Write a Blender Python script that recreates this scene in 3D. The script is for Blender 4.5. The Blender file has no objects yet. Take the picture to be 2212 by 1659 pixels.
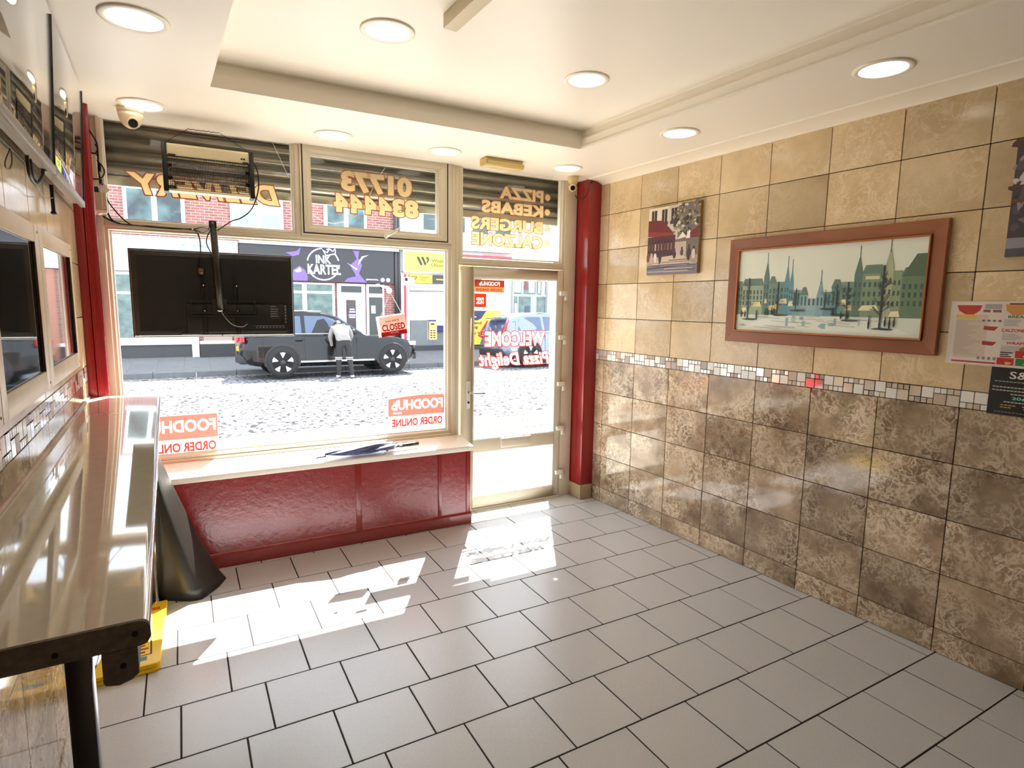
import bpy, bmesh, math, random
from mathutils import Matrix, Vector
random.seed(7)
sc = bpy.context.scene
COL = sc.collection

# ------------------------------------------------------------------ camera
CAM_R = Vector((0.85402, -0.52004, 0.01447)).normalized()
YAW, PITCH, ROLL, FPX = 0.5469, -0.1342, 0.0146, 1265.165
_cy, _sy, _cp, _sp = math.cos(YAW), math.sin(YAW), math.cos(PITCH), math.sin(PITCH)
_f = Vector((_sy*_cp, _cy*_cp, _sp)); _r = Vector((_cy, -_sy, 0)); _u = _r.cross(_f)
_r2 = _r*math.cos(ROLL) + _u*math.sin(ROLL); _u2 = _u*math.cos(ROLL) - _r*math.sin(ROLL)
cam_d = bpy.data.cameras.new('camera'); cam = bpy.data.objects.new('camera', cam_d); COL.objects.link(cam)
cam.matrix_basis = Matrix(((_r2.x, _u2.x, -_f.x, -2.96046), (_r2.y, _u2.y, -_f.y, -3.77960), (_r2.z, _u2.z, -_f.z, 1.5392), (0, 0, 0, 1)))
cam_d.sensor_fit = 'HORIZONTAL'; cam_d.sensor_width = 36; cam_d.lens = FPX/2212*36
cam_d.clip_start = 0.02; cam_d.clip_end = 300
sc.camera = cam

# ------------------------------------------------------------------ light
w = bpy.data.worlds.new('sky'); sc.world = w; w.use_nodes = True
bg = w.node_tree.nodes['Background']; bg.inputs[0].default_value = (0.80, 0.90, 1.0, 1); bg.inputs[1].default_value = 1.35
sun_d = bpy.data.lights.new('sun', 'SUN'); sun = bpy.data.objects.new('sun', sun_d); COL.objects.link(sun)
sun_d.energy = 11.0; sun_d.angle = 0.0093; sun_d.color = (1.0, 0.965, 0.90)
sun.rotation_euler = Vector((-0.328, -0.510, -0.795)).to_track_quat('-Z', 'Y').to_euler()
LAMP = 1.3            # downlight diffuser strength
sc.view_settings.view_transform = 'Standard'; sc.view_settings.look = 'None'
sc.view_settings.exposure = 1.6; sc.view_settings.gamma = 1.0; sc.view_settings.use_curve_mapping = False
sc.cycles.use_denoising = True
sc.cycles.max_bounces = 10; sc.cycles.diffuse_bounces = 6; sc.cycles.glossy_bounces = 4
sc.cycles.transparent_max_bounces = 24; sc.cycles.transmission_bounces = 6
sc.cycles.caustics_reflective = False; sc.cycles.caustics_refractive = False
sc.cycles.sample_clamp_indirect = 6.0; sc.cycles.blur_glossy = 0.4

# ------------------------------------------------------------------ frames of reference
BETA = -0.0467
FR = {'W': Matrix.Identity(4),
      'F': Matrix.Translation((0, -0.0108, 0)) @ Matrix.Rotation(BETA, 4, 'Z'),       # shop front: x along, y to the street
      'L': Matrix.Translation((-3.275, 0, 0)) @ Matrix.Rotation(-0.0145, 4, 'Z'),     # left wall: x into the room, y along
      'G': Matrix.Rotation(-0.0327, 4, 'Z')}                                          # floor tiling
BASE = {}

# ------------------------------------------------------------------ mesh builder
class MB:
    def __init__(s): s.v = []; s.f = []; s.sm = []; s.mi = []; s.cur = 0
    def add(s, vs, fs, smooth=False):
        n = len(s.v); s.v += [tuple(p) for p in vs]
        for f in fs:
            s.f.append(tuple(i+n for i in f)); s.sm.append(smooth); s.mi.append(s.cur)
        return s
    def box(s, x0, x1, y0, y1, z0, z1):
        vs = [(x, y, z) for x in (x0, x1) for y in (y0, y1) for z in (z0, z1)]
        return s.add(vs, [(0, 1, 3, 2), (4, 6, 7, 5), (0, 4, 5, 1), (2, 3, 7, 6), (0, 2, 6, 4), (1, 5, 7, 3)])
    def obox(s, c, ax, ay, az):          # oriented box: centre and three half-axis vectors
        c, ax, ay, az = map(Vector, (c, ax, ay, az))
        vs = [c+ax*i+ay*j+az*k for i in (-1, 1) for j in (-1, 1) for k in (-1, 1)]
        return s.add(vs, [(0, 1, 3, 2), (4, 6, 7, 5), (0, 4, 5, 1), (2, 3, 7, 6), (0, 2, 6, 4), (1, 5, 7, 3)])
    def prism(s, pts, axis, lo, hi, smooth=False):
        n = len(pts)
        def mk(p, h):
            return {'x': (h, p[0], p[1]), 'y': (p[0], h, p[1]), 'z': (p[0], p[1], h)}[axis]
        vs = [mk(p, lo) for p in pts] + [mk(p, hi) for p in pts]
        s.add(vs, [tuple(range(n)), tuple(range(2*n-1, n-1, -1))])
        for i in range(n):
            j = (i+1) % n; a = len(s.v)-2*n
            s.f.append((a+i, a+j, a+n+j, a+n+i)); s.sm.append(smooth); s.mi.append(s.cur)
        return s
    def tube(s, pts, r, n=8, smooth=True, r_end=None, caps=True):
        pts = [Vector(p) for p in pts]; m = len(pts); rings = []
        t = (pts[1]-pts[0]).normalized(); a = t.orthogonal().normalized()
        for i, p in enumerate(pts):
            if i == 0: t2 = (pts[1]-pts[0])
            elif i == m-1: t2 = (pts[-1]-pts[-2])
            else: t2 = (pts[i+1]-pts[i-1])
            t2.normalize(); a = (a - t2*a.dot(t2))
            a = a.normalized() if a.length > 1e-6 else t2.orthogonal().normalized()
            b = t2.cross(a)
            rr = r[i] if isinstance(r, (list, tuple)) else (r if r_end is None else r+(r_end-r)*i/(m-1))
            rings.append([p+(a*math.cos(2*math.pi*k/n)+b*math.sin(2*math.pi*k/n))*rr for k in range(n)])
        vs = [q for ring in rings for q in ring]; fs = []
        for i in range(m-1):
            for k in range(n):
                fs.append((i*n+k, i*n+(k+1) % n, (i+1)*n+(k+1) % n, (i+1)*n+k))
        s.add(vs, fs, smooth)
        if caps:
            b0 = len(s.v)-len(vs)
            s.f += [tuple(b0+k for k in range(n))[::-1], tuple(b0+(m-1)*n+k for k in range(n))]; s.sm += [False, False]; s.mi += [s.cur]*2
        return s
    def cyl(s, p0, p1, r, n=16, r1=None): return s.tube([p0, p1], r, n, True, r1)
    def lathe(s, prof, c, axis='z', n=32, smooth=True):     # prof: (radius, along)
        vs = []; m = len(prof); c = Vector(c)
        for r, h in prof:
            for k in range(n):
                a = 2*math.pi*k/n; x, y = r*math.cos(a), r*math.sin(a)
                vs.append(c+Vector({'z': (x, y, h), 'y': (x, h, y), 'x': (h, x, y)}[axis]))
        fs = [(i*n+k, i*n+(k+1) % n, (i+1)*n+(k+1) % n, (i+1)*n+k) for i in range(m-1) for k in range(n)]
        s.add(vs, fs, smooth)
        b0 = len(s.v)-len(vs)
        if prof[0][0] > 1e-5: s.f.append(tuple(b0+k for k in range(n))); s.sm.append(False); s.mi.append(s.cur)
        if prof[-1][0] > 1e-5: s.f.append(tuple(b0+(m-1)*n+k for k in range(n))); s.sm.append(False); s.mi.append(s.cur)
        return s
    def ball(s, c, r, n=16, m=8, sq=(1, 1, 1)):
        vs = []; c = Vector(c)
        for i in range(m+1):
            a = math.pi*i/m
            for k in range(n):
                b = 2*math.pi*k/n
                vs.append(c+Vector((r*sq[0]*math.sin(a)*math.cos(b), r*sq[1]*math.sin(a)*math.sin(b), r*sq[2]*math.cos(a))))
        return s.add(vs, [(i*n+k, i*n+(k+1) % n, (i+1)*n+(k+1) % n, (i+1)*n+k) for i in range(m) for k in range(n)], True)
    def ring(s, u0, u1, z0, z1, prof, plane='y'):          # mitred frame; prof: (inset, depth)
        n = len(prof); vs = []
        for t, d in prof:
            for (a, b) in ((u0+t, z0+t), (u1-t, z0+t), (u1-t, z1-t), (u0+t, z1-t)):
                vs.append((a, d, b) if plane == 'y' else (d, a, b))
        fs = []
        for i in range(n):
            j = (i+1) % n
            for k in range(4):
                fs.append((i*4+k, i*4+(k+1) % 4, j*4+(k+1) % 4, j*4+k))
        return s.add(vs, fs)
    def build(s, name, mat, parent=None, bevel=0, seg=2, frame=None, loc=None, shade=False):
        base = Vector((0, 0, 0))
        if parent is not None: base = BASE[parent]
        elif loc is not None: base = Vector(loc)
        me = bpy.data.meshes.new(name)
        me.from_pydata([tuple(Vector(p)-base) for p in s.v], [], s.f)
        mats = mat if isinstance(mat, (list, tuple)) else [mat]
        for m_ in mats: me.materials.append(m_)
        for i, p in enumerate(me.polygons): p.use_smooth = s.sm[i]; p.material_index = s.mi[i]
        bm = bmesh.new(); bm.from_mesh(me)
        bmesh.ops.remove_doubles(bm, verts=bm.verts, dist=1e-6)
        bmesh.ops.recalc_face_normals(bm, faces=bm.faces)
        if bevel:
            es = [e for e in bm.edges if len(e.link_faces) == 2 and e.calc_face_angle(0) > 0.5]
            bmesh.ops.bevel(bm, geom=es, offset=bevel, segments=seg, affect='EDGES', clamp_overlap=True, profile=0.5)
            if seg > 1 or shade:
                for f in bm.faces: f.smooth = True
        bm.to_mesh(me); bm.free()
        if bevel and seg > 1: me.set_sharp_from_angle(angle=0.6)
        o = bpy.data.objects.new(name, me); COL.objects.link(o)
        if parent is not None: o.parent = parent
        elif frame: o.matrix_basis = FR[frame] @ Matrix.Translation(base)
        BASE[o] = base
        return o
    def lohi(s):
        xs, ys, zs = zip(*s.v); return min(xs), max(xs), min(ys), max(ys), min(zs), max(zs)

def tag(o, label, cat, group=None, kind=None):
    if label: o['label'] = label
    if cat: o['category'] = cat
    if group: o['group'] = group
    if kind: o['kind'] = kind
    return o
def thing(name, label, cat, loc, frame='W', group=None):
    o = bpy.data.objects.new(name, None); COL.objects.link(o); o.empty_display_size = 0.05
    o.matrix_basis = FR[frame] @ Matrix.Translation(loc); BASE[o] = Vector(loc)
    return tag(o, label, cat, group)
def structE(name, loc, frame='W', label=None):
    o = bpy.data.objects.new(name, None); COL.objects.link(o); o.empty_display_size = 0.05
    o.matrix_basis = FR[frame] @ Matrix.Translation(loc); BASE[o] = Vector(loc); o['kind'] = 'structure'
    if label: o['label'] = label
    return o
def solo(mb, name, mat, label, cat, frame='W', group=None, bevel=0, seg=2):
    a = mb.lohi(); loc = ((a[0]+a[1])/2, (a[2]+a[3])/2, a[4])
    return tag(mb.build(name, mat, None, bevel, seg, frame, loc), label, cat, group)
def struct(mb, name, mat, frame='W', bevel=0, label=None):
    o = mb.build(name, mat, None, bevel, 2, frame, (0, 0, 0)); o['kind'] = 'structure'
    if label: o['label'] = label
    return o
def copy_tree(o, parent=None):
    c = o.copy(); COL.objects.link(c); c.parent = parent; BASE[c] = BASE.get(o, Vector())
    for ch in list(o.children): copy_tree(ch, c)
    return c

# ------------------------------------------------------------------ materials
def sr(r, g, b):
    f = lambda c: (c/255/12.92 if c/255 <= 0.04045 else ((c/255+0.055)/1.055)**2.4)
    return (f(r), f(g), f(b), 1)
def node(nt, typ, **kw):
    n = nt.nodes.new(typ)
    for k, v in kw.items(): setattr(n, k, v)
    return n
MATS = {}
def M(name, col, rough=0.5, metal=0.0, spec=0.5, coat=0.0, mottle=None, bump=None, rand=0.0, emit=0.0, trans=0.0, rough_noise=None):
    """principled; mottle=(scale, colour2, contrast), bump=(scale, strength), rand=value jitter per object"""
    if name in MATS: return MATS[name]
    m = bpy.data.materials.new(name); m.use_nodes = True; nt = m.node_tree; P = nt.nodes['Principled BSDF']
    P.inputs['Base Color'].default_value = col; P.inputs['Roughness'].default_value = rough; P.inputs['Metallic'].default_value = metal
    P.inputs['Specular IOR Level'].default_value = spec
    if coat: P.inputs['Coat Weight'].default_value = coat; P.inputs['Coat Roughness'].default_value = 0.04
    if emit: P.inputs['Emission Color'].default_value = col; P.inputs['Emission Strength'].default_value = emit
    need = mottle or bump or rand or rough_noise
    if need:
        tc = node(nt, 'ShaderNodeTexCoord'); oi = node(nt, 'ShaderNodeObjectInfo')
        va = node(nt, 'ShaderNodeVectorMath', operation='MULTIPLY_ADD')
        nt.links.new(tc.outputs['Object'], va.inputs[0]); va.inputs[1].default_value = (1, 1, 1)
        cmb = node(nt, 'ShaderNodeVectorMath', operation='SCALE'); cmb.inputs[0].default_value = (37.1, 19.7, 53.3)
        nt.links.new(oi.outputs['Random'], cmb.inputs['Scale']); nt.links.new(cmb.outputs[0], va.inputs[2])
        vec = va.outputs[0]
    colsock = None
    if mottle:
        nz = node(nt, 'ShaderNodeTexNoise'); nz.inputs['Scale'].default_value = mottle[0]; nz.inputs['Detail'].default_value = 6
        nt.links.new(vec, nz.inputs['Vector'])
        rp = node(nt, 'ShaderNodeValToRGB'); c = mottle[2]
        lo, hi = c if isinstance(c, tuple) else (0.5-c, 0.5+c); rp.color_ramp.elements[0].position = lo; rp.color_ramp.elements[1].position = hi
        rp.color_ramp.elements[0].color = col; rp.color_ramp.elements[1].color = mottle[1]
        nt.links.new(nz.outputs[0], rp.inputs[0]); colsock = rp.outputs[0]
    if rand:
        hs = node(nt, 'ShaderNodeHueSaturation')
        mp = node(nt, 'ShaderNodeMapRange'); mp.inputs['To Min'].default_value = 1-rand; mp.inputs['To Max'].default_value = 1+rand
        nt.links.new(oi.outputs['Random'], mp.inputs['Value']); nt.links.new(mp.outputs[0], hs.inputs['Value'])
        if colsock: nt.links.new(colsock, hs.inputs['Color'])
        else: hs.inputs['Color'].default_value = col
        colsock = hs.outputs[0]
    if colsock: nt.links.new(colsock, P.inputs['Base Color'])
    if rough_noise:
        nz2 = node(nt, 'ShaderNodeTexNoise'); nz2.inputs['Scale'].default_value = rough_noise[0]; nz2.inputs['Detail'].default_value = 5
        nt.links.new(vec, nz2.inputs['Vector'])
        mr = node(nt, 'ShaderNodeMapRange'); mr.inputs['From Min'].default_value = 0.35; mr.inputs['From Max'].default_value = 0.65
        mr.inputs['To Min'].default_value = rough_noise[1]; mr.inputs['To Max'].default_value = rough_noise[2]
        nt.links.new(nz2.outputs[0], mr.inputs['Value']); nt.links.new(mr.outputs[0], P.inputs['Roughness'])
    if bump:
        nb = node(nt, 'ShaderNodeTexNoise'); nb.inputs['Scale'].default_value = bump[0]; nb.inputs['Detail'].default_value = 4
        nt.links.new(vec, nb.inputs['Vector'])
        bp = node(nt, 'ShaderNodeBump'); bp.inputs['Strength'].default_value = bump[1]; bp.inputs['Distance'].default_value = 0.01
        nt.links.new(nb.outputs[0], bp.inputs['Height']); nt.links.new(bp.outputs[0], P.inputs['Normal'])
    if trans:      # thin sheet that lets light through (paper, vinyl)
        out = nt.nodes['Material Output']; tr = node(nt, 'ShaderNodeBsdfTranslucent'); tr.inputs[0].default_value = col
        mx = node(nt, 'ShaderNodeMixShader'); mx.inputs[0].default_value = trans
        if colsock: nt.links.new(colsock, tr.inputs[0])
        nt.links.new(P.outputs[0], mx.inputs[1]); nt.links.new(tr.outputs[0], mx.inputs[2]); nt.links.new(mx.outputs[0], out.inputs[0])
    MATS[name] = m
    return m
def glass(name, tint=(1, 1, 1, 1), refl=1.0, rough=0.0):
    m = bpy.data.materials.new(name); m.use_nodes = True; nt = m.node_tree; nt.nodes.remove(nt.nodes['Principled BSDF'])
    out = nt.nodes['Material Output']; tr = node(nt, 'ShaderNodeBsdfTransparent'); tr.inputs[0].default_value = tint
    gl = node(nt, 'ShaderNodeBsdfGlossy'); gl.inputs['Roughness'].default_value = rough
    fr = node(nt, 'ShaderNodeFresnel'); fr.inputs['IOR'].default_value = 1.45
    mu = node(nt, 'ShaderNodeMath', operation='MULTIPLY'); mu.inputs[1].default_value = refl
    mx = node(nt, 'ShaderNodeMixShader')
    ge = node(nt, 'ShaderNodeNewGeometry'); ib = node(nt, 'ShaderNodeMath', operation='SUBTRACT'); ib.inputs[0].default_value = 1.0; nt.links.new(ge.outputs['Backfacing'], ib.inputs[1])
    mb_ = node(nt, 'ShaderNodeMath', operation='MULTIPLY'); nt.links.new(fr.outputs[0], mu.inputs[0]); nt.links.new(mu.outputs[0], mb_.inputs[0]); nt.links.new(ib.outputs[0], mb_.inputs[1]); nt.links.new(mb_.outputs[0], mx.inputs[0])
    nt.links.new(tr.outputs[0], mx.inputs[1]); nt.links.new(gl.outputs[0], mx.inputs[2]); nt.links.new(mx.outputs[0], out.inputs[0])
    MATS[name] = m
    return m
def marble(name, dark, mid, vein, scale, veinw, amount, rough):
    m = bpy.data.materials.new(name); m.use_nodes = True; nt = m.node_tree; P = nt.nodes['Principled BSDF']; L = nt.links.new
    tc = node(nt, 'ShaderNodeTexCoord'); oi = node(nt, 'ShaderNodeObjectInfo')
    of = node(nt, 'ShaderNodeVectorMath', operation='SCALE'); of.inputs[0].default_value = (31.7, 17.3, 23.9); L(oi.outputs['Random'], of.inputs['Scale'])
    ad = node(nt, 'ShaderNodeVectorMath', operation='ADD'); L(tc.outputs['Object'], ad.inputs[0]); L(of.outputs[0], ad.inputs[1])
    n1 = node(nt, 'ShaderNodeTexNoise'); n1.inputs['Scale'].default_value = scale*0.6; n1.inputs['Detail'].default_value = 7; L(ad.outputs[0], n1.inputs['Vector'])
    ds = node(nt, 'ShaderNodeVectorMath', operation='MULTIPLY_ADD'); L(n1.outputs['Color'], ds.inputs[0]); ds.inputs[1].default_value = (0.16, 0.16, 0.16); L(ad.outputs[0], ds.inputs[2])
    n0 = node(nt, 'ShaderNodeTexNoise'); n0.inputs['Scale'].default_value = scale*0.35; n0.inputs['Detail'].default_value = 8; n0.inputs['Roughness'].default_value = 0.65; L(ad.outputs[0], n0.inputs['Vector'])
    r0 = node(nt, 'ShaderNodeValToRGB'); e = r0.color_ramp.elements; e[0].position = 0.36; e[0].color = dark; e[1].position = 0.66; e[1].color = mid; L(n0.outputs[0], r0.inputs[0])
    def ridge(sc_, det, w_, lac=2.0):
        nn = node(nt, 'ShaderNodeTexNoise'); nn.inputs['Scale'].default_value = sc_; nn.inputs['Detail'].default_value = det; nn.inputs['Roughness'].default_value = 0.55; nn.inputs['Distortion'].default_value = 0.6; L(ad.outputs[0], nn.inputs['Vector'])
        sb = node(nt, 'ShaderNodeMath', operation='SUBTRACT'); L(nn.outputs[0], sb.inputs[0]); sb.inputs[1].default_value = 0.5
        ab = node(nt, 'ShaderNodeMath', operation='ABSOLUTE'); L(sb.outputs[0], ab.inputs[0])
        rr = node(nt, 'ShaderNodeMapRange'); rr.inputs['From Min'].default_value = 0; rr.inputs['From Max'].default_value = w_; rr.inputs['To Min'].default_value = 1; rr.inputs['To Max'].default_value = 0; L(ab.outputs[0], rr.inputs['Value']); return rr.outputs[0]
    def veins(sc_, w_):
        vo = node(nt, 'ShaderNodeTexVoronoi', feature='DISTANCE_TO_EDGE'); vo.inputs['Scale'].default_value = sc_; L(ds.outputs[0], vo.inputs['Vector'])
        rr = node(nt, 'ShaderNodeMapRange'); rr.inputs['From Min'].default_value = 0; rr.inputs['From Max'].default_value = w_
        rr.inputs['To Min'].default_value = 1; rr.inputs['To Max'].default_value = 0; L(vo.outputs['Distance'], rr.inputs['Value']); return rr.outputs[0]
    v1 = ridge(scale*0.9, 5, veinw*0.35); v2 = veins(scale*3.6, veinw*1.4); v3 = ridge(scale*2.6, 6, veinw*0.6)
    mxm = node(nt, 'ShaderNodeMath', operation='MAXIMUM'); L(v1, mxm.inputs[0])
    h = node(nt, 'ShaderNodeMath', operation='MULTIPLY'); L(v2, h.inputs[0]); L(v3, h.inputs[1])
    h2 = node(nt, 'ShaderNodeMath', operation='MULTIPLY_ADD'); L(h.outputs[0], h2.inputs[0]); h2.inputs[1].default_value = 0.8; h3 = node(nt, 'ShaderNodeMath', operation='MULTIPLY'); L(v3, h3.inputs[0]); h3.inputs[1].default_value = 0.45; L(h3.outputs[0], h2.inputs[2]); L(h2.outputs[0], mxm.inputs[1])
    n3 = node(nt, 'ShaderNodeTexNoise'); n3.inputs['Scale'].default_value = scale*0.45; n3.inputs['Detail'].default_value = 4; L(ds.outputs[0], n3.inputs['Vector'])
    mk = node(nt, 'ShaderNodeMapRange'); mk.inputs['From Min'].default_value = 0.36; mk.inputs['From Max'].default_value = 0.60; mk.inputs['To Max'].default_value = amount; L(n3.outputs[0], mk.inputs['Value'])
    vm = node(nt, 'ShaderNodeMath', operation='MULTIPLY'); vm.use_clamp = True; L(mxm.outputs[0], vm.inputs[0]); L(mk.outputs[0], vm.inputs[1])
    mix = node(nt, 'ShaderNodeMix', data_type='RGBA'); L(vm.outputs[0], mix.inputs['Factor']); L(r0.outputs[0], mix.inputs['A']); mix.inputs['B'].default_value = vein
    hs = node(nt, 'ShaderNodeHueSaturation'); mp = node(nt, 'ShaderNodeMapRange'); mp.inputs['To Min'].default_value = 0.82; mp.inputs['To Max'].default_value = 1.18
    L(oi.outputs['Random'], mp.inputs['Value']); L(mp.outputs[0], hs.inputs['Value']); L(mix.outputs['Result'], hs.inputs['Color']); L(hs.outputs[0], P.inputs['Base Color'])
    P.inputs['Roughness'].default_value = rough
    MATS[name] = m; return m

m_floor = M('floor_tile', sr(204, 206, 210), 0.28, spec=0.8, mottle=(180, sr(194, 195, 198), 0.2), rand=0.03, bump=(300, 0.02))
m_grout = M('dark_grout', sr(38, 31, 31), 0.9)
m_wgrout = M('brown_grout', sr(48, 29, 21), 0.9)
m_beige = marble('beige_tile', sr(198, 174, 134), sr(222, 200, 162), sr(232, 214, 180), 9, 0.09, 0.7, 0.16)
m_brown = marble('emperador_tile', sr(126, 104, 82), sr(190, 167, 138), sr(226, 210, 184), 11, 0.13, 1.0, 0.08)
m_plinth = marble('plinth_tile', sr(170, 150, 120), sr(200, 182, 150), sr(214, 198, 168), 9, 0.06, 0.8, 0.25)
m_mos = [M('mosaic_white_glass', sr(236, 234, 226), 0.06), M('mosaic_mirror', sr(215, 215, 215), 0.08, metal=1.0), M('mosaic_grey_stone', sr(176, 166, 158), 0.3),
         M('mosaic_pearl', sr(226, 220, 206), 0.1, metal=0.4), M('mosaic_beige_stone', sr(200, 178, 158), 0.3)]
m_ceil = M('cream_ceiling_paint', sr(249, 243, 231), 0.36, mottle=(1.2, sr(247, 240, 226), 0.2))
m_cove = M('white_coving', sr(248, 240, 222), 0.4)
m_upvc = M('white_upvc', sr(228, 219, 198), 0.32, mottle=(3, sr(222, 211, 187), 0.2))
m_upvc2 = M('bright_upvc', sr(240, 236, 226), 0.3)
m_seal = M('black_gasket', sr(30, 28, 30), 0.6)
m_red = M('red_gloss_paint', sr(150, 22, 28), 0.26, mottle=(4, sr(138, 18, 24), 0.25), bump=(60, 0.05), coat=0.3)
m_maroon = M('maroon_gloss_paint', sr(146, 34, 34), 0.26, spec=1.0, mottle=(5, sr(134, 30, 30), 0.25), bump=(34, 0.2))
m_glass = glass('window_glass')
m_black = M('black_plastic', sr(22, 21, 20), 0.35)
m_black2 = M('matt_black', sr(30, 29, 28), 0.55)
m_cable = M('black_cable', sr(20, 18, 17), 0.5)
m_chrome = M('chrome', sr(225, 225, 225), 0.12, metal=1.0)
m_steel = M('brushed_steel', sr(180, 180, 178), 0.3, metal=1.0)
m_white = M('white_plastic', sr(240, 236, 226), 0.35)
m_cream = M('cream_plastic', sr(228, 214, 180), 0.4)

# ================================================================== FLOOR
def clip_poly(pts, a, b, c):            # keep a*x+b*y<=c
    out = []
    for i in range(len(pts)):
        p, q = pts[i], pts[(i+1) % len(pts)]
        dp, dq = a*p[0]+b*p[1]-c, a*q[0]+b*q[1]-c
        if dp <= 0: out.append(p)
        if (dp < 0 < dq) or (dq < 0 < dp):
            t = dp/(dp-dq); out.append((p[0]+(q[0]-p[0])*t, p[1]+(q[1]-p[1])*t))
    return out
def area(p): return abs(sum(p[i][0]*p[(i+1) % len(p)][1]-p[(i+1) % len(p)][0]*p[i][1] for i in range(len(p))))/2
mb = MB(); mb.box(-3.6, 0.15, -5.3, 0.16, -0.12, -0.003)
floor = struct(mb, 'floor', m_grout)
FS, FY = 0.29957, -0.2708
OFF = {-2: -2.62, -1: -2.79, 0: -2.6313, 1: -2.7732, 2: -2.6253, 3: -2.7351, 4: -2.6123, 5: -2.7066, 6: -2.5981, 7: -2.6777, 8: -2.585, 9: -2.655, 10: -2.57, 11: -2.64, 12: -2.56}
G2W = FR['G']; W2G = G2W.inverted()
full_tile = None; g = 0.0030; TZ = -0.0006
for r in range(-2, 13):
    for m_ in range(-3, 13):
        a0 = OFF[r]+m_*FS; b1 = FY-r*FS; b0 = b1-FS
        corners = [(a0+g, b0+g), (a0+FS-g, b0+g), (a0+FS-g, b1-g), (a0+g, b1-g)]
        wp = [tuple((G2W @ Vector((p[0], p[1], 0)))[:2]) for p in corners]
        cp = clip_poly(wp, 1, 0, -0.002)                                    # right wall
        cp = clip_poly(cp, -1, 0.0145, 3.277) if cp else cp                 # left wall
        cp = clip_poly(cp, -math.sin(BETA), math.cos(BETA), 0.01) if cp else cp  # door line
        cp = clip_poly(cp, 0, -1, 4.6) if cp else cp
        if len(cp) < 3 or area(cp) < 0.0008: continue
        tz = random.uniform(-0.0006, 0.0004)
        cut = area(cp) < 0.995*area(wp)
        if cut:
            mb = MB(); mb.prism([tuple((W2G @ Vector((p[0], p[1], 0)))[:2]) for p in cp], 'z', -0.008, TZ)
            c = [sum(p[i] for p in mb.v)/len(mb.v) for i in (0, 1)]
            mb.v = [(x-c[0], y-c[1], z) for x, y, z in mb.v]
            o = mb.build('floor_tile', m_floor); o.parent = floor; o.matrix_basis = G2W @ Matrix.Translation((c[0], c[1], tz))
        else:
            if full_tile is None:
                mb = MB(); h = FS/2-g; mb.box(-h, h, -h, h, -0.008, TZ); o = mb.build('floor_tile', m_floor, bevel=0.0012, seg=1); full_tile = o.data
            else:
                o = bpy.data.objects.new('floor_tile', full_tile); COL.objects.link(o)
            o.parent = floor; o.matrix_basis = G2W @ Matrix.Translation((a0+FS/2, b0+FS/2, tz))

# ================================================================== TILED SIDE WALLS
ZL = [0.0, 0.1121, 0.3678, 0.6224, 0.8755, 1.1271]
ZU = [1.2028, 1.4486, 1.7046, 1.9599, 2.2185, 2.47]
TW, U0 = 0.337, 0.2924
wall_meshes = {}
def wall_tile(parent, y0, y1, z0, z1, mat, sgn, frame):
    """sgn -1: faces -X from x=0 (right wall); +1: faces +X (left wall)"""
    gr = 0.0019
    w_, h_ = round(y1-y0-2*gr, 4), round(z1-z0-2*gr, 4)
    key = (w_, h_, mat.name)
    if key not in wall_meshes:
        mb = MB(); mb.box(-0.0085, 0, -w_/2, w_/2, -h_/2, h_/2); o = mb.build('wall_tile', mat, bevel=0.0012, seg=1); wall_meshes[key] = o.data
    else:
        o = bpy.data.objects.new('wall_tile', wall_meshes[key]); COL.objects.link(o)
    o.parent = parent
    jit = random.uniform(-0.0004, 0.0004)
    rot = Matrix.Rotation(math.pi, 4, 'Z') if sgn < 0 else Matrix.Identity(4)
    o.matrix_basis = Matrix.Translation((sgn*(0.0085+jit), (y0+y1)/2, (z0+z1)/2)) @ rot
def mosaic_strip(parent, y_near, y_far, sgn):
    """chips of two sizes: large 51 mm squares with pairs of 24 mm squares above or below"""
    z0, z1 = 1.1271, 1.2028; y = y_far; k = 0; rnd = random.Random(3 if sgn < 0 else 5)
    cache = {}
    def chip(yc, zc, sy, sz):
        mt = rnd.choices(m_mos, (5, 3, 2, 4, 2))[0]; key = (sy, sz, mt.name)
        if key not in cache:
            mb = MB(); mb.box(-0.008, 0, -sy/2, sy/2, -sz/2, sz/2); o = mb.build('mosaic_chip', mt, bevel=0.0012, seg=1); cache[key] = o.data
        else:
            o = bpy.data.objects.new('mosaic_chip', cache[key]); COL.objects.link(o)
        o.parent = parent
        o.matrix_basis = Matrix.Translation((sgn*(0.0088+rnd.uniform(0, .0008)), yc, zc)) @ (Matrix.Rotation(math.pi, 4, 'Z') if sgn < 0 else Matrix.Identity(4))
    while y > y_near:
        p = 0.0505; big = 0.0475; sm = 0.0228
        if k % 4 in (0, 1):
            zc_b, zc_s = z0+0.0012+big/2, z1-0.0014-sm/2
        else:
            zc_b, zc_s = z1-0.0012-big/2, z0+0.0014+sm/2
        chip(y-p/2, zc_b, big, big); chip(y-p/4, zc_s, sm, sm); chip(y-3*p/4, zc_s, sm, sm)
        y -= p; k += 1
mb = MB(); mb.box(0, 0.12, -5.3, 0.3, -0.1, 2.7)
wall_r = struct(mb, 'wall_right', m_wgrout)
cols_r = [(-U0, -0.12)] + [(-U0-(i+1)*TW, -U0-i*TW) for i in range(9)]
for (y0, y1) in cols_r:
    for i in range(5): wall_tile(wall_r, y0, y1, ZL[i], ZL[i+1], m_brown, -1, 'W')
    for i in range(5): wall_tile(wall_r, y0, y1, ZU[i], ZU[i+1], m_beige, -1, 'W')
mosaic_strip(wall_r, -3.0, -0.125, -1)
mb = MB(); mb.box(-0.12, 0, -5.3, 0.25, -0.1, 2.7)
wall_l = struct(mb, 'wall_left', m_wgrout, 'L')
cols_l = [(-U0-0.02, -0.145)] + [(-U0-0.02-(i+1)*TW, -U0-0.02-i*TW) for i in range(8)]
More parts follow.
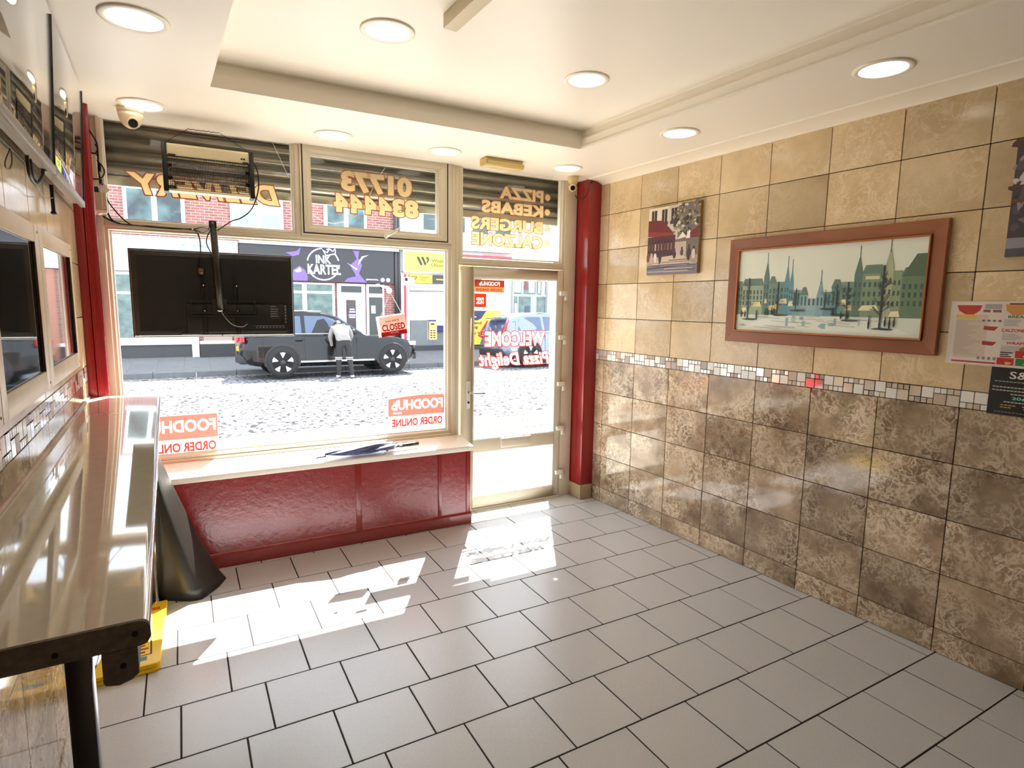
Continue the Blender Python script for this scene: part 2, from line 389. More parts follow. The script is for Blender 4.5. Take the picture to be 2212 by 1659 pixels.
for (y0, y1) in cols_l:
    for i in range(5): wall_tile(wall_l, y0, y1, ZL[i], ZL[i+1], m_brown, 1, 'L')
    for i in range(5): wall_tile(wall_l, y0, y1, ZU[i], ZU[i+1], m_beige, 1, 'L')
mosaic_strip(wall_l, -2.55, -0.15, 1)
m_backwall = M('pale_back_wall', sr(232, 220, 196), 0.6)
mb = MB(); mb.box(-3.6, 0.15, -5.4, -5.28, -0.1, 2.75)
struct(mb, 'wall_back', m_backwall)
# front wall: only the header above the shop front and the returns beside it
mb = MB(); mb.box(-3.7, 0.4, -0.10, 0.34, 2.5, 3.1); mb.box(-3.9, -3.235, -0.02, 0.30, -0.3, 2.5); mb.box(-0.13, 0.5, -0.02, 0.30, -0.3, 2.5)
struct(mb, 'wall_front', M('render_front', sr(214, 206, 190), 0.7), 'F')

# ================================================================== CEILING with a raised tray
ZS, ZT = 2.482, 2.60
hx0, hx1 = -2.69, -0.69
def fy(x, d): return -0.0108 + x*math.tan(BETA) + d
hy0, hy1l, hy1r = -4.5, fy(hx0, -0.832), fy(hx1, -0.832)
mb = MB()
o_ = [(-3.45, -5.3), (0.02, -5.3), (0.02, fy(0.02, -0.02)), (-3.45, fy(-3.45, -0.02))]
h_ = [(hx0, hy0), (hx1, hy0), (hx1, hy1r), (hx0, hy1l)]
def inset(pts, t): return [(pts[0][0]+t, pts[0][1]+t), (pts[1][0]-t, pts[1][1]+t), (pts[2][0]-t, pts[2][1]-t), (pts[3][0]+t, pts[3][1]-t)]
steps = [(h_, ZS), (h_, ZS+0.012), (inset(h_, -0.012), ZS+0.014), (inset(h_, -0.012), ZS+0.062), (inset(h_, -0.030), ZS+0.066), (inset(h_, -0.034), ZT-0.006), (inset(h_, -0.028), ZT)]
for k in range(4):
    j = (k+1) % 4
    mb.add([(*o_[k], ZS), (*o_[j], ZS), (*h_[j], ZS), (*h_[k], ZS)], [(0, 1, 2, 3)])
    for (p0, z0), (p1, z1) in zip(steps, steps[1:]):
        mb.add([(*p0[k], z0), (*p0[j], z0), (*p1[j], z1), (*p1[k], z1)], [(0, 1, 2, 3)])
mb.add([(*p, ZT) for p in steps[-1][0]], [(0, 1, 2, 3)])
mb.box(-3.6, 0.15, -5.35, 0.25, 2.72, 2.85)
ceil = struct(mb, 'ceiling', m_ceil)
# coving along the right wall
prof = [(0.0, 2.437), (-0.004, 2.437)] + [(-0.004-0.132*(1-math.cos(t*math.pi/2/7)), 2.437+0.036*math.sin(t*math.pi/2/7)) for t in range(8)] + [(-0.14, 2.4815), (0, 2.4815)]
mb = MB(); mb.prism(prof, 'y', -5.28, -0.2)
struct(mb, 'trim_1', m_cove, label='white coving along the top of the tiled right wall')
# hanging bulkhead panel close to the camera, only its far corner shows
mb = MB(); mb.box(-1.985, -1.93, -3.7, -1.649, 2.55, 2.5995)
solo(mb, 'bulkhead_panel', M('bulkhead_cream', sr(214, 200, 168), 0.5), 'cream bulkhead corner hanging down from the raised ceiling', 'bulkhead', bevel=0.003)

# ================================================================== RED PILLARS beside the shop front
p = structE('trim_2', (-0.055, -0.0935, 0), 'F', 'bright red boxed pillar between the door and the tiled wall')
mb = MB(); mb.box(-0.112, 0.02, -0.187, 0.02, 0.115, 2.4815); mb.build('pillar_box', m_red, p, bevel=0.004)
mb = MB(); mb.box(-0.1135, -0.112, -0.11, -0.104, 0.115, 2.47); mb.build('panel_joint', m_red, p)
mb = MB(); mb.box(-0.121, -0.109, -0.196, 0.02, 0.001, 0.115); mb.build('plinth_tile', m_plinth, p, bevel=0.002)
mb = MB(); mb.box(-0.109, -0.012, -0.196, -0.184, 0.001, 0.118); mb.build('plinth_tile', m_plinth, p, bevel=0.002)
p = structE('trim_3', (0.05, -0.06, 0), 'L', 'dark red moulded pillar at the left end of the shop front')
mb = MB(); mb.prism([(-0.002, -0.145), (0.045, -0.145), (0.045, 0.2), (-0.002, 0.2)], 'z', 0.0, 2.4815); mb.build('pillar_box', m_red, p, bevel=0.002)
mb = MB()
mo = [(0.045, -0.138), (0.049, -0.146), (0.055, -0.146), (0.057, -0.138), (0.062, -0.138), (0.065, -0.130), (0.071, -0.130), (0.074, -0.122)]
for i in range(9):
    a = -math.pi/2+math.pi*i/8; mo.append((0.080+0.012*math.cos(a)*1.2, -0.108+0.014*math.sin(a)))
mo += [(0.080, -0.08), (0.082, 0.19), (0.045, 0.19)]
mb.prism(mo, 'z', 0.0, 2.4815, smooth=False); mb.build('moulding', m_red, p)

# ================================================================== SHOP FRONT FRAME
PROF = lambda w_, d0, d1: [(0, d0+0.006), (0.006, d0), (w_-0.014, d0), (w_, d0+0.012), (w_, d1), (0, d1)]
fr = structE('trim_4', (-1.7, 0, 0), 'F', 'pale shop front frame of posts and rails')
def member(name, u0, u1, z0, z1, d0=-0.035, d1=0.04, bev=0.006):
    mb = MB(); mb.box(u0, u1, d0, d1, z0, z1); return mb.build(name, m_upvc, fr, bevel=bev)
member('jamb', -3.222, -3.165, 0.57, 2.52)
member('jamb', -0.222, -0.115, 0.0, 2.52)
member('transom', -3.166, -1.165, 1.925, 1.952)
mb = MB()    # pointed mullion end, as on the joined profile
mb.prism([(-2.188, 2.52), (-2.188, 1.945), (-2.174, 1.925), (-2.160, 1.945), (-2.160, 2.52)], 'y', -0.040, 0.04); mb.build('mullion', m_upvc, fr, bevel=0.005)
member('door_post', -1.165, -1.135, 0.55, 2.52, -0.040)
member('door_post', -1.134, -1.102, 0.0, 2.52, -0.030)
member('bottom_rail', -3.222, -1.165, 0.57, 0.612, -0.045)
member('door_head_rail', -1.103, -0.22, 1.815, 1.842, -0.030)
member('threshold', -1.103, -0.22, -0.02, 0.012, -0.05, 0.06)
def light(name, u0, u1, z0, z1, gu0, gu1, gz0, gz1, label, prof_d=-0.028):
    """glazed light: bead frame from the outer rectangle to the visible glass edge"""
    o = structE(name, ((u0+u1)/2, 0, z0), 'F', label)
    tw = (gu0-u0, u1-gu1, gz0-z0, z1-gz1)
    mb = MB(); vs = []
    pr = [(0, 0.0), (0, prof_d), (0.62, prof_d), (0.86, prof_d+0.012), (1.0, prof_d+0.014), (1.0, 0.03), (0, 0.03)]
    for t, d in pr:
        a0, a1, b0, b1 = u0+tw[0]*t, u1-tw[1]*t, z0+tw[2]*t, z1-tw[3]*t
        vs += [(a0, d, b0), (a1, d, b0), (a1, d, b1), (a0, d, b1)]
    n = len(pr); fs = [(i*4+k, i*4+(k+1) % 4, ((i+1) % n)*4+(k+1) % 4, ((i+1) % n)*4+k) for i in range(n) for k in range(4)]
    mb.add(vs, fs); mb.build('glazing_bead', m_upvc, o)
    mb = MB(); mb.ring(gu0-0.001, gu1+0.001, gz0-0.001, gz1+0.001, [(0, -0.013), (0.005, -0.012), (0.005, 0.012), (0, 0.012)]); mb.build('gasket', m_upvc2, o)
    mb = MB(); mb.box(gu0-0.01, gu1+0.01, -0.002, 0.002, gz0-0.01, gz1+0.01); mb.build('glass_pane', m_glass, o)
    return o
light('window_1', -3.166, -1.166, 0.612, 1.926, -3.140, -1.198, 0.642, 1.905, 'large fixed window pane above the red window seat')
light('window_2', -3.166, -2.187, 1.951, 2.50, -3.143, -2.203, 1.970, 2.49, 'fixed top light behind the insect killer')
ow = light('window_3', -2.160, -1.166, 1.951, 2.50, -2.093, -1.259, 2.014, 2.432, 'top hung opening light with a phone number', -0.052)
mb = MB(); mb.ring(-2.150, -1.195, 1.958, 2.492, [(0, -0.0525), (0.004, -0.0535), (0.008, -0.0525)]); mb.build('sash_line', m_seal, ow)
mb = MB(); mb.lathe([(0.0, -0.072), (0.014, -0.071), (0.016, -0.06), (0.016, -0.052)], (-1.632, 0, 1.975), 'y', 16); hb = mb.build('handle_base', m_upvc2, ow)
mb = MB(); mb.tube([(-1.632, -0.070, 1.975), (-1.615, -0.082, 1.985), (-1.575, -0.086, 2.012), (-1.548, -0.086, 2.028)], [0.011, 0.010, 0.008, 0.006], 10); mb.build('handle_lever', m_upvc2, hb)
light('window_4', -1.102, -0.222, 1.842, 2.50, -1.071, -0.253, 1.874, 2.49, 'fanlight over the door with the menu list')

# ================================================================== DOOR
dr = structE('door_1', (-0.64, 0, 0), 'F', 'white glazed shop door')
du0, du1, dz0, dz1 = -1.086, -0.236, 0.016, 1.806
mb = MB(); D0, D1 = -0.045, 0.03
def doorrect(a0, a1, b0, b1): mb.box(a0, a1, D0, D1, b0, b1)
doorrect(du0, -0.995, dz0, dz1); doorrect(-0.284, du1, dz0, dz1); doorrect(-0.995, -0.284, 1.733, dz1); doorrect(-0.995, -0.284, 0.445, 0.537); doorrect(-0.995, -0.284, dz0, 0.098)
mb.build('door_leaf', m_upvc, dr, bevel=0.004)
for (z0, z1) in ((0.098, 0.445), (0.537, 1.733)):
    mb = MB(); mb.ring(-0.997, -0.282, z0-0.002, z1+0.002, [(0, D0-0.001), (0.010, D0+0.004), (0.014, D0+0.02), (0.014, 0.0), (0, 0.0)]); mb.build('glazing_bead', m_upvc2, dr)
    mb = MB(); mb.box(-0.989, -0.290, -0.002, 0.002, z0+0.006, z1-0.006); mb.build('glass_pane', m_glass, dr)
mb = MB(); mb.box(-0.768, -0.500, -0.056, -0.046, 0.462, 0.536); lb = mb.build('letterbox', m_upvc2, dr, bevel=0.004)
mb = MB(); mb.box(-0.758, -0.510, -0.060, -0.0565, 0.472, 0.522); mb.build('letterbox_flap', m_upvc, lb, bevel=0.002)
mb = MB(); mb.box(-1.053, -1.022, -0.056, -0.0455, 0.785, 0.985); hp = mb.build('handle_plate', m_upvc2, dr, bevel=0.005)
mb = MB(); mb.tube([(-1.038, -0.056, 0.905), (-1.038, -0.09, 0.905), (-1.020, -0.098, 0.903), (-0.985, -0.098, 0.898), (-0.925, -0.096, 0.896)], 0.008, 10); mb.build('handle_lever', m_steel, hp)
mb = MB(); mb.lathe([(0.0, -0.062), (0.008, -0.061), (0.009, -0.056)], (-1.038, 0, 0.83), 'y', 12); mb.build('keyhole', m_seal, hp)
for z in (1.628, 1.287, 0.92, 0.562, 0.20):
    mb = MB(); mb.box(-0.268, -0.200, -0.066, -0.036, z-0.012, z+0.022); hg = mb.build('hinge', m_upvc2, dr, bevel=0.006)
    mb = MB(); mb.box(-0.222, -0.200, -0.066, -0.045, z-0.050, z-0.015); mb.build('hinge_knuckle', m_upvc2, hg, bevel=0.004)

# ================================================================== ROLLER SHUTTER outside, half rolled down
m_shut = M('galvanised_shutter', sr(186, 186, 174), 0.26, metal=0.5, mottle=(6, sr(160, 160, 150), 0.2), rand=0.05)
sh = thing('roller_shutter', 'grey metal roller shutter rolled down over the top of the shop front', 'shutter', (-1.7, 0.12, 2.16), 'F')
zb = 2.165
mb = MB(); mb.prism([(0.108, zb), (0.132, zb), (0.132, zb+0.052), (0.108, zb+0.052)], 'x', -3.23, -0.13); mb.build('bottom_rail', m_shut, sh, bevel=0.003)
slat = None; pitch = 0.0695
for k in range(6):
    z = zb+0.053+k*pitch
    pr = [(0.124, 0.0)] + [(0.124-0.036*math.sin(math.pi*t/10)**0.7, 0.004+0.058*t/10) for t in range(11)] + [(0.114, 0.0635), (0.114, 0.068), (0.124, 0.0705), (0.128, 0.068), (0.128, 0.002)]
    if slat is None:
        mb = MB(); mb.prism([(a, b+z) for a, b in pr], 'x', -3.23, -0.13, smooth=True); slat = mb.build('slat', m_shut, sh)
    else:
        o = slat.copy(); COL.objects.link(o); o.location.z = k*pitch; o.parent = sh
mb = MB(); mb.box(-3.235, -0.125, 0.17, 0.33, 2.4, 2.9); mb.build('shutter_hood', m_shut, sh)
for u in (-3.235, -0.150):
    mb = MB(); mb.box(u, u+0.022, 0.10, 0.15, -0.1, 2.5); mb.build('guide_rail', m_shut, sh)

# ================================================================== TEXT
_tc = {}
def text_flat(body, offset=0.0, shear=0.0, spacing=1.0, res=3):
    key = (body, offset, shear, spacing)
    if key in _tc: return _tc[key]
    cu = bpy.data.curves.new('lettering', 'FONT'); cu.body = body; cu.offset = offset; cu.shear = shear; cu.space_character = spacing; cu.resolution_u = res
    ob = bpy.data.objects.new('lettering', cu); COL.objects.link(ob)
    dg = bpy.context.evaluated_depsgraph_get(); dg.update()
    me = bpy.data.meshes.new_from_object(ob.evaluated_get(dg))
    vs = [(v.co.x, v.co.y) for v in me.vertices]; fs = [tuple(p.vertices) for p in me.polygons]
    COL.objects.unlink(ob); bpy.data.objects.remove(ob); bpy.data.curves.remove(cu); bpy.data.meshes.remove(me)
    _tc[key] = (vs, fs); return vs, fs
def lettering(body, place, box, thick=0.0006, offset=0.0, shear=0.0, spacing=1.0, ref=None, mb=None):
    """flat letters fitted to box=(a0,a1,b0,b1); place(a,b,h) -> 3D; ref: body used for measuring the fit"""
    vs, fs = text_flat(body, offset, shear, spacing)
    rv = text_flat(body, 0.0, shear, spacing)[0]
    x0, x1 = min(v[0] for v in rv), max(v[0] for v in rv); y0, y1 = min(v[1] for v in rv), max(v[1] for v in rv)
    a0, a1, b0, b1 = box
    A = lambda x: a0+(x-x0)/(x1-x0)*(a1-a0); B = lambda y: b0+(y-y0)/(y1-y0)*(b1-b0)
    mb = mb or MB(); n = len(vs)
    pts = [place(A(x), B(y), 0.0) for x, y in vs] + [place(A(x), B(y), thick) for x, y in vs]
    edges = {}
    for f in fs:
        for i in range(len(f)):
            e = (f[i], f[(i+1) % len(f)]); edges[e] = 1
    side = [(a, b, b+n, a+n) for (a, b) in edges if (b, a) not in edges]
    mb.add(pts, list(fs)+[tuple(i+n for i in f)[::-1] for f in fs]+side)
    return mb

def ring_lettering(body, place, box, width, thick=0.0004, offset=0.0, shear=0.0, spacing=1.0):
    """outline ribbon round the letters, width in metres"""
    vs, fs = text_flat(body, offset, shear, spacing); rv = text_flat(body, 0.0, shear, spacing)[0]
    x0, x1 = min(v[0] for v in rv), max(v[0] for v in rv); y0, y1 = min(v[1] for v in rv), max(v[1] for v in rv); a0, a1, b0, b1 = box
    Q = [(a0+(x-x0)/(x1-x0)*(a1-a0), b0+(y-y0)/(y1-y0)*(b1-b0)) for x, y in vs]
    E_ = {}
    for f in fs:
        ar = sum(Q[f[i]][0]*Q[f[(i+1) % len(f)]][1]-Q[f[(i+1) % len(f)]][0]*Q[f[i]][1] for i in range(len(f))); g_ = f if ar > 0 else f[::-1]
        for i in range(len(g_)): E_[(g_[i], g_[(i+1) % len(g_)])] = 1
    B_ = [e for e in E_ if (e[1], e[0]) not in E_]; N_ = {}
    for a, b in B_:
        dx, dy = Q[b][0]-Q[a][0], Q[b][1]-Q[a][1]; L_ = math.hypot(dx, dy) or 1e-9
        for k in (a, b): N_.setdefault(k, []).append((dy/L_, -dx/L_))
    O_ = {}
    for k, ns in N_.items():
        nx, ny = sum(n[0] for n in ns), sum(n[1] for n in ns); L_ = math.hypot(nx, ny) or 1e-9; nx, ny = nx/L_, ny/L_
        c_ = max(0.5, nx*ns[0][0]+ny*ns[0][1]); O_[k] = (Q[k][0]+nx*width/c_, Q[k][1]+ny*width/c_)
    mb = MB()
    for a, b in B_:
        mb.add([place(*Q[a], 0), place(*Q[b], 0), place(*O_[b], 0), place(*O_[a], 0), place(*Q[a], thick), place(*Q[b], thick), place(*O_[b], thick), place(*O_[a], thick)], [(0, 1, 2, 3), (7, 6, 5, 4), (2, 3, 7, 6)])
    return mb
m_vin = M('cream_vinyl', sr(255, 240, 205), 0.5, trans=0.6)
m_vout = M('orange_vinyl', sr(206, 128, 88), 0.5, trans=0.45)
m_vwhite = M('white_vinyl', sr(250, 248, 244), 0.5, trans=0.5)
m_vred = M('red_vinyl', sr(238, 66, 36), 0.5, trans=0.4)
m_vgold = M('gold_vinyl', sr(196, 160, 92), 0.5)
LET = {}
def sub_mesh(mb, fs):
    m2 = MB(); idx = {}
    for i in fs:
        f = mb.f[i]
        for k in f:
            if k not in idx: idx[k] = len(m2.v); m2.v.append(mb.v[k])
        m2.f.append(tuple(idx[k] for k in f)); m2.sm.append(False); m2.mi.append(0)
    return m2
def letter_groups(mb):
    """faces of a word grouped into single letters (islands that share their x range)"""
    par = list(range(len(mb.v)))
    def fd(a):
        while par[a] != a: par[a] = par[par[a]]; a = par[a]
        return a
    for f in mb.f:
        for k in f[1:]: par[fd(k)] = fd(f[0])
    isl = {}
    for i, f in enumerate(mb.f): isl.setdefault(fd(f[0]), []).append(i)
    L_ = []
    for fs in isl.values():
        xs = [mb.v[k][0] for i in fs for k in mb.f[i]]; L_.append([min(xs), max(xs), fs])
    L_.sort(key=lambda q: q[0]-q[1])
    out = []
    for lo, hi, fs in L_:
        for g_ in out:
            if min(hi, g_[1])-max(lo, g_[0]) > 0.6*(hi-lo): g_[2].extend(fs); break
        else: out.append([lo, hi, list(fs)])
    return out
def fac_mirror(d): return lambda a, b, h: (a, d-h, b)
def vinyl(name, body, u0, u1, z0, z1, label, fill, line, off=0.012, bold=0.012, shear=0.0, spacing=1.0, d=-0.0035, group=None):
    """window lettering applied to read from the street: mirrored seen from inside"""
    box = (u1, u0, z0, z1)
    o = thing(name, label, 'lettering', ((u0+u1)/2, d, z0), 'F', group)
    fillm = lettering(body, fac_mirror(d-0.0001 if line is not None else d), box, 0.0004, bold, shear, spacing)
    if line is None:
        fillm.build('letters', fill, o)['kind'] = 'stuff'; return o
    ringm = ring_lettering(body, fac_mirror(d), box, off, 0.0004, bold, shear, spacing)
    groups = letter_groups(fillm)
    rg = {}
    for j, (lo, hi, fs) in enumerate(groups): LET[(o, j)] = sub_mesh(fillm, fs).build('letter', fill, o)
    for i, f in enumerate(ringm.f):
        x = sum(ringm.v[k][0] for k in f)/len(f)
        g_ = min(range(len(groups)), key=lambda j: max(groups[j][0]-x, x-groups[j][1], 0) + 1e-4*abs(x-(groups[j][0]+groups[j][1])/2)); rg.setdefault(g_, []).append(i)
    for j, fs in rg.items(): sub_mesh(ringm, fs).build('letter_outline', line, LET[(o, j)])
    return o
vinyl('window_lettering', 'DELIVERY', -3.035, -2.285, 2.118, 2.220, 'cream vinyl word DELIVERY mirrored on the top left pane', m_vin, m_vout, 0.006, 0.045, 0.25)
vinyl('window_lettering', '01773', -1.895, -1.447, 2.250, 2.360, 'upper line of the cream vinyl phone number on the opening light, 01773', m_vin, m_vout, 0.005, 0.055)
vinyl('window_lettering', '834444', -1.943, -1.400, 2.115, 2.218, 'lower line of the cream vinyl phone number on the opening light, 834444', m_vin, m_vout, 0.005, 0.055)
for k, (wd, u0, z0, z1) in enumerate((('PIZZA', -0.765, 2.308, 2.385), ('KEBABS', -0.912, 2.200, 2.277), ('BURGERS', -0.995, 2.078, 2.158), ('CALZONE', -0.990, 1.968, 2.050))):
    vinyl('window_lettering', wd, u0, -0.410, z0, z1, 'cream vinyl menu word %s mirrored on the fanlight' % wd, m_vin, m_vout, 0.004, 0.045)
    mb = MB(); mb.lathe([(0.028, -0.0031), (0.028, -0.0035), (0.024, -0.0035), (0.024, -0.0031), (0.028, -0.0031)], (-0.366, 0, (z0+z1)/2), 'y', 20)
    mb2 = MB(); mb2.lathe([(0.023, -0.0036), (0.023, -0.0041)], (-0.366, 0, (z0+z1)/2), 'y', 20)
    o = thing('bullet_dot', 'round cream vinyl bullet beside the word %s on the fanlight' % wd, 'lettering', (-0.366, -0.0035, z0), 'F', 'menu bullets')
    mb.f = [f for f in mb.f if len(f) == 4]; mb.sm = mb.sm[:len(mb.f)]; mb.mi = mb.mi[:len(mb.f)]
    mb.build('outline', m_vout, o); mb2.build('dot', m_vin, o)
vinyl('window_lettering', 'WELCOME', -0.880, -0.372, 1.236, 1.336, 'white vinyl word WELCOME outlined red mirrored on the door glass', m_vwhite, m_vred, 0.0055, 0.05)
vinyl('window_lettering', 'TO', -0.660, -0.600, 1.196, 1.222, 'small white vinyl word TO mirrored on the door glass', m_vwhite, None, 0, 0.03)
vinyl('window_lettering', 'Pizza Delight', -0.930, -0.325, 1.060, 1.178, 'white vinyl shop name Pizza Delight outlined red mirrored on the door glass', m_vwhite, m_vred, 0.005, 0.035, 0.22)
vinyl('window_lettering', 'OPENING HOURS', -0.800, -0.478, 0.682, 0.712, 'gold vinyl heading OPENING HOURS mirrored low on the door glass', m_vgold, None)
vinyl('window_lettering', 'SUN - THURS     pm to 11.30pm', -0.905, -0.345, 0.622, 0.660, 'gold vinyl line SUN - THURS pm to 11.30pm mirrored on the door glass', m_vgold, None)
vinyl('window_lettering', 'FRI & SAT    pm to midnight', -0.880, -0.355, 0.566, 0.606, 'gold vinyl line FRI & SAT pm to midnight mirrored on the door glass', m_vgold, None)

# stickers on the glass -------------------------------------------------------
m_stred = M('red_sticker', sr(255, 176, 168), 0.5, trans=0.7)
m_storg = M('orange_sticker', sr(236, 106, 70), 0.5, trans=0.35)
m_stpap = M('white_sticker', sr(252, 248, 244), 0.5, trans=0.55)
def cut_band(u0, u1, z0, z1, words, d0, d1):
    """printed band with the letters left out; words: (body, a0, a1, b0, b1), mirrored for the street"""
    cu2 = bpy.data.curves.new('band', 'CURVE'); cu2.dimensions = '2D'; cu2.fill_mode = 'BOTH'; cu2.resolution_u = 3
    def spl(pts):
        sp = cu2.splines.new('POLY'); sp.points.add(len(pts)-1); sp.use_cyclic_u = True
        for p_, q in zip(sp.points, pts): p_.co = (q[0], q[1], 0, 1)
    spl([(u0, z0), (u1, z0), (u1, z1), (u0, z1)])
    for body, a0, a1, b0, b1, off in words:
        vs, fs = text_flat(body, off); x0, x1 = min(v[0] for v in vs), max(v[0] for v in vs); y0, y1 = min(v[1] for v in vs), max(v[1] for v in vs)
        E_ = {}
        for f in fs:
            for i in range(len(f)): E_[(f[i], f[(i+1) % len(f)])] = 1
        nx = {a: b for (a, b) in E_ if (b, a) not in E_}
        while nx:
            st = next(iter(nx)); loop = [st]; c = nx.pop(st)
            while c != st and c in nx: loop.append(c); c = nx.pop(c)
            if len(loop) > 2: spl([(a1-(vs[k][0]-x0)/(x1-x0)*(a1-a0), b0+(vs[k][1]-y0)/(y1-y0)*(b1-b0)) for k in loop])
    ob = bpy.data.objects.new('band', cu2); COL.objects.link(ob); dg = bpy.context.evaluated_depsgraph_get(); dg.update()
    me = bpy.data.meshes.new_from_object(ob.evaluated_get(dg)); vs = [(v.co.x, v.co.y) for v in me.vertices]; fs = [tuple(p_.vertices) for p_ in me.polygons]
    COL.objects.unlink(ob); bpy.data.objects.remove(ob); bpy.data.curves.remove(cu2); bpy.data.meshes.remove(me)
    mb = MB(); n = len(vs); E_ = {}
    for f in fs:
        for i in range(len(f)): E_[(f[i], f[(i+1) % len(f)])] = 1
    mb.add([(u, d0, z) for u, z in vs]+[(u, d1, z) for u, z in vs], list(fs)+[tuple(i+n for i in f)[::-1] for f in fs]+[(a, b, b+n, a+n) for (a, b) in E_ if (b, a) not in E_])
    return mb
def foodhub(u0, u1, z0, z1, label, torn=False):
    o = thing('window_sticker', label, 'sticker', ((u0+u1)/2, -0.004, z0), 'F', 'takeaway stickers on the shop window')
    zm = z0+(z1-z0)*0.42; w_ = u1-u0
    top = [(u0, z0), (u1, z0), (u1, z1-0.02), (u1-0.02*w_, z1-0.004), (u0+0.6*w_, z1), (u0+0.3*w_, z1-0.008), (u0+0.1*w_, z1-0.004), (u0, z1-0.03)] if torn else [(u0, z0), (u1, z0), (u1, z1), (u0, z1-0.004)]
    mb = MB(); mb.prism(top, 'y', -0.0033, -0.0030); mb.build('white_film', m_stpap, o)
    cut_band(u0+0.002, u1-0.002, zm, z1-0.022 if torn else z1-0.004, [('FOODHUB', u0+0.06*w_, u1-0.03*w_, zm+0.28*(z1-zm), zm+0.78*(z1-zm), 0.03), ('.CO.UK', u0+0.08*w_, u0+0.24*w_, zm+0.10*(z1-zm), zm+0.20*(z1-zm), 0.01)], -0.0037, -0.0034).build('red_band', m_stred, o)
    if torn: mb = MB(); mb.prism([(u0+0.03*w_, z1-0.0225), (u1-0.004, z1-0.0225), (u1-0.03*w_, z1-0.006), (u0+0.6*w_, z1-0.003), (u0+0.3*w_, z1-0.010)], 'y', -0.0037, -0.0034); mb.build('torn_red_edge', m_stred, o)
    lettering('ORDER ONLINE', fac_mirror(-0.0037), (u1-0.04*w_, u0+0.07*w_, z0+0.30*(zm-z0), z0+0.78*(zm-z0)), 0.0004, 0.04).build('order_letters', M('order_pink', sr(240, 120, 112), .5, trans=.5), o)
foodhub(-1.622, -1.205, 0.655, 0.905, 'red and white order online sticker by the door post', True)
foodhub(-3.095, -2.672, 0.618, 0.872, 'red and white order online sticker behind the ledge')
o = thing('door_sticker', 'orange order online sticker at the top of the door glass', 'sticker', (-0.852, -0.004, 1.625), 'F')
mb = MB(); mb.box(-0.978, -0.727, -0.0033, -0.003, 1.628, 1.717); mb.build('white_film', m_stpap, o)
cut_band(-0.978, -0.727, 1.665, 1.717, [('FOODHUB', -0.935, -0.765, 1.676, 1.706, 0.03)], -0.0037, -0.0034).build('orange_band', M('deep_orange_sticker', sr(226, 110, 66), .5, trans=.35), o)
mb = MB(); mb.box(-0.978, -0.727, -0.0037, -0.0034, 1.628, 1.6645); mb.build('cream_band', M('cream_sticker', sr(250, 206, 160), .5, trans=.4), o)
lettering('ORDER ONLINE', fac_mirror(-0.0037), (-0.745, -0.960, 1.636, 1.656), 0.0004, 0.03).build('order_letters', MATS['deep_orange_sticker'], o)
o = thing('door_sticker', 'square coral sticker below the order online sticker', 'sticker', (-0.925, -0.004, 1.512), 'F')
mb = MB(); mb.box(-0.980, -0.868, -0.0036, -0.003, 1.512, 1.624); mb.build('white_border', m_stpap, o)
cut_band(-0.974, -0.876, 1.520, 1.618, [('FOOD', -0.955, -0.896, 1.570, 1.590, 0.03), ('HUB', -0.955, -0.896, 1.542, 1.567, 0.03)], -0.0042, -0.0037).build('coral_field', m_storg, o)
# paper notice, hours card, small info card
o = thing('paper_notice', 'plain white paper notice taped to the window beside the door post', 'notice', (-1.34, -0.004, 1.425), 'F')
mb = MB(); mb.prism([(-1.470, 1.424), (-1.212, 1.428), (-1.210, 1.622), (-1.468, 1.616)], 'y', -0.0042, -0.003); mb.build('sheet', M('notice_paper', sr(252, 250, 248), .8, trans=.35), o)
m_faint = M('faint_red_ink', sr(244, 214, 214), .8, trans=.3)
mb = MB()
for k, b in enumerate((1.575, 1.515, 1.458)):
    for i in range(7):
        a = -1.43+0.026*i; mb.tube([(a, -0.0045, b), (a+0.006, -0.0045, b+0.024), (a+0.013, -0.0045, b+0.004*(i % 3)), (a+0.018, -0.0045, b+0.02)], 0.0009, 4)
mb.build('faint_scribble', m_faint, o)['kind'] = 'stuff'
o = thing('hours_card', 'small cream card with printed columns on the window below the paper notice', 'card', (-1.295, -0.004, 1.287), 'F')
mb = MB(); mb.box(-1.330, -1.261, -0.0052, -0.003, 1.288, 1.416); mb.build('card', M('card_cream', sr(236, 222, 194), .7, trans=.4), o)
mb = MB(); mb.box(-1.332, -1.318, -0.0054, -0.0030, 1.287, 1.417); mb.build('white_edge', m_white, o)
mb = MB()
for i in range(4):
    for j in range(2): mb.box(-1.310+j*0.022, -1.296+j*0.022, -0.0056, -0.0052, 1.300+i*0.016, 1.307+i*0.016)
mb.box(-1.308, -1.280, -0.0056, -0.0052, 1.394, 1.402); mb.build('print', M('dark_print', sr(70, 52, 44), .8), o)
o = thing('info_card', 'small white information card with a blue badge high on the window', 'card', (-1.46, -0.004, 1.66), 'F')
mb = MB(); mb.box(-1.495, -1.424, -0.0042, -0.003, 1.660, 1.716); mb.build('card', m_stpap, o)
mb = MB(); mb.box(-1.492, -1.472, -0.0048, -0.0043, 1.690, 1.712); mb.build('badge', M('blue_print', sr(100, 120, 190), .7), o)
mb = MB()
for i in range(5): mb.box(-1.466, -1.430, -0.0046, -0.0043, 1.666+i*0.009, 1.669+i*0.009)
mb.build('print', M('grey_print', sr(120, 124, 120), .8), o)
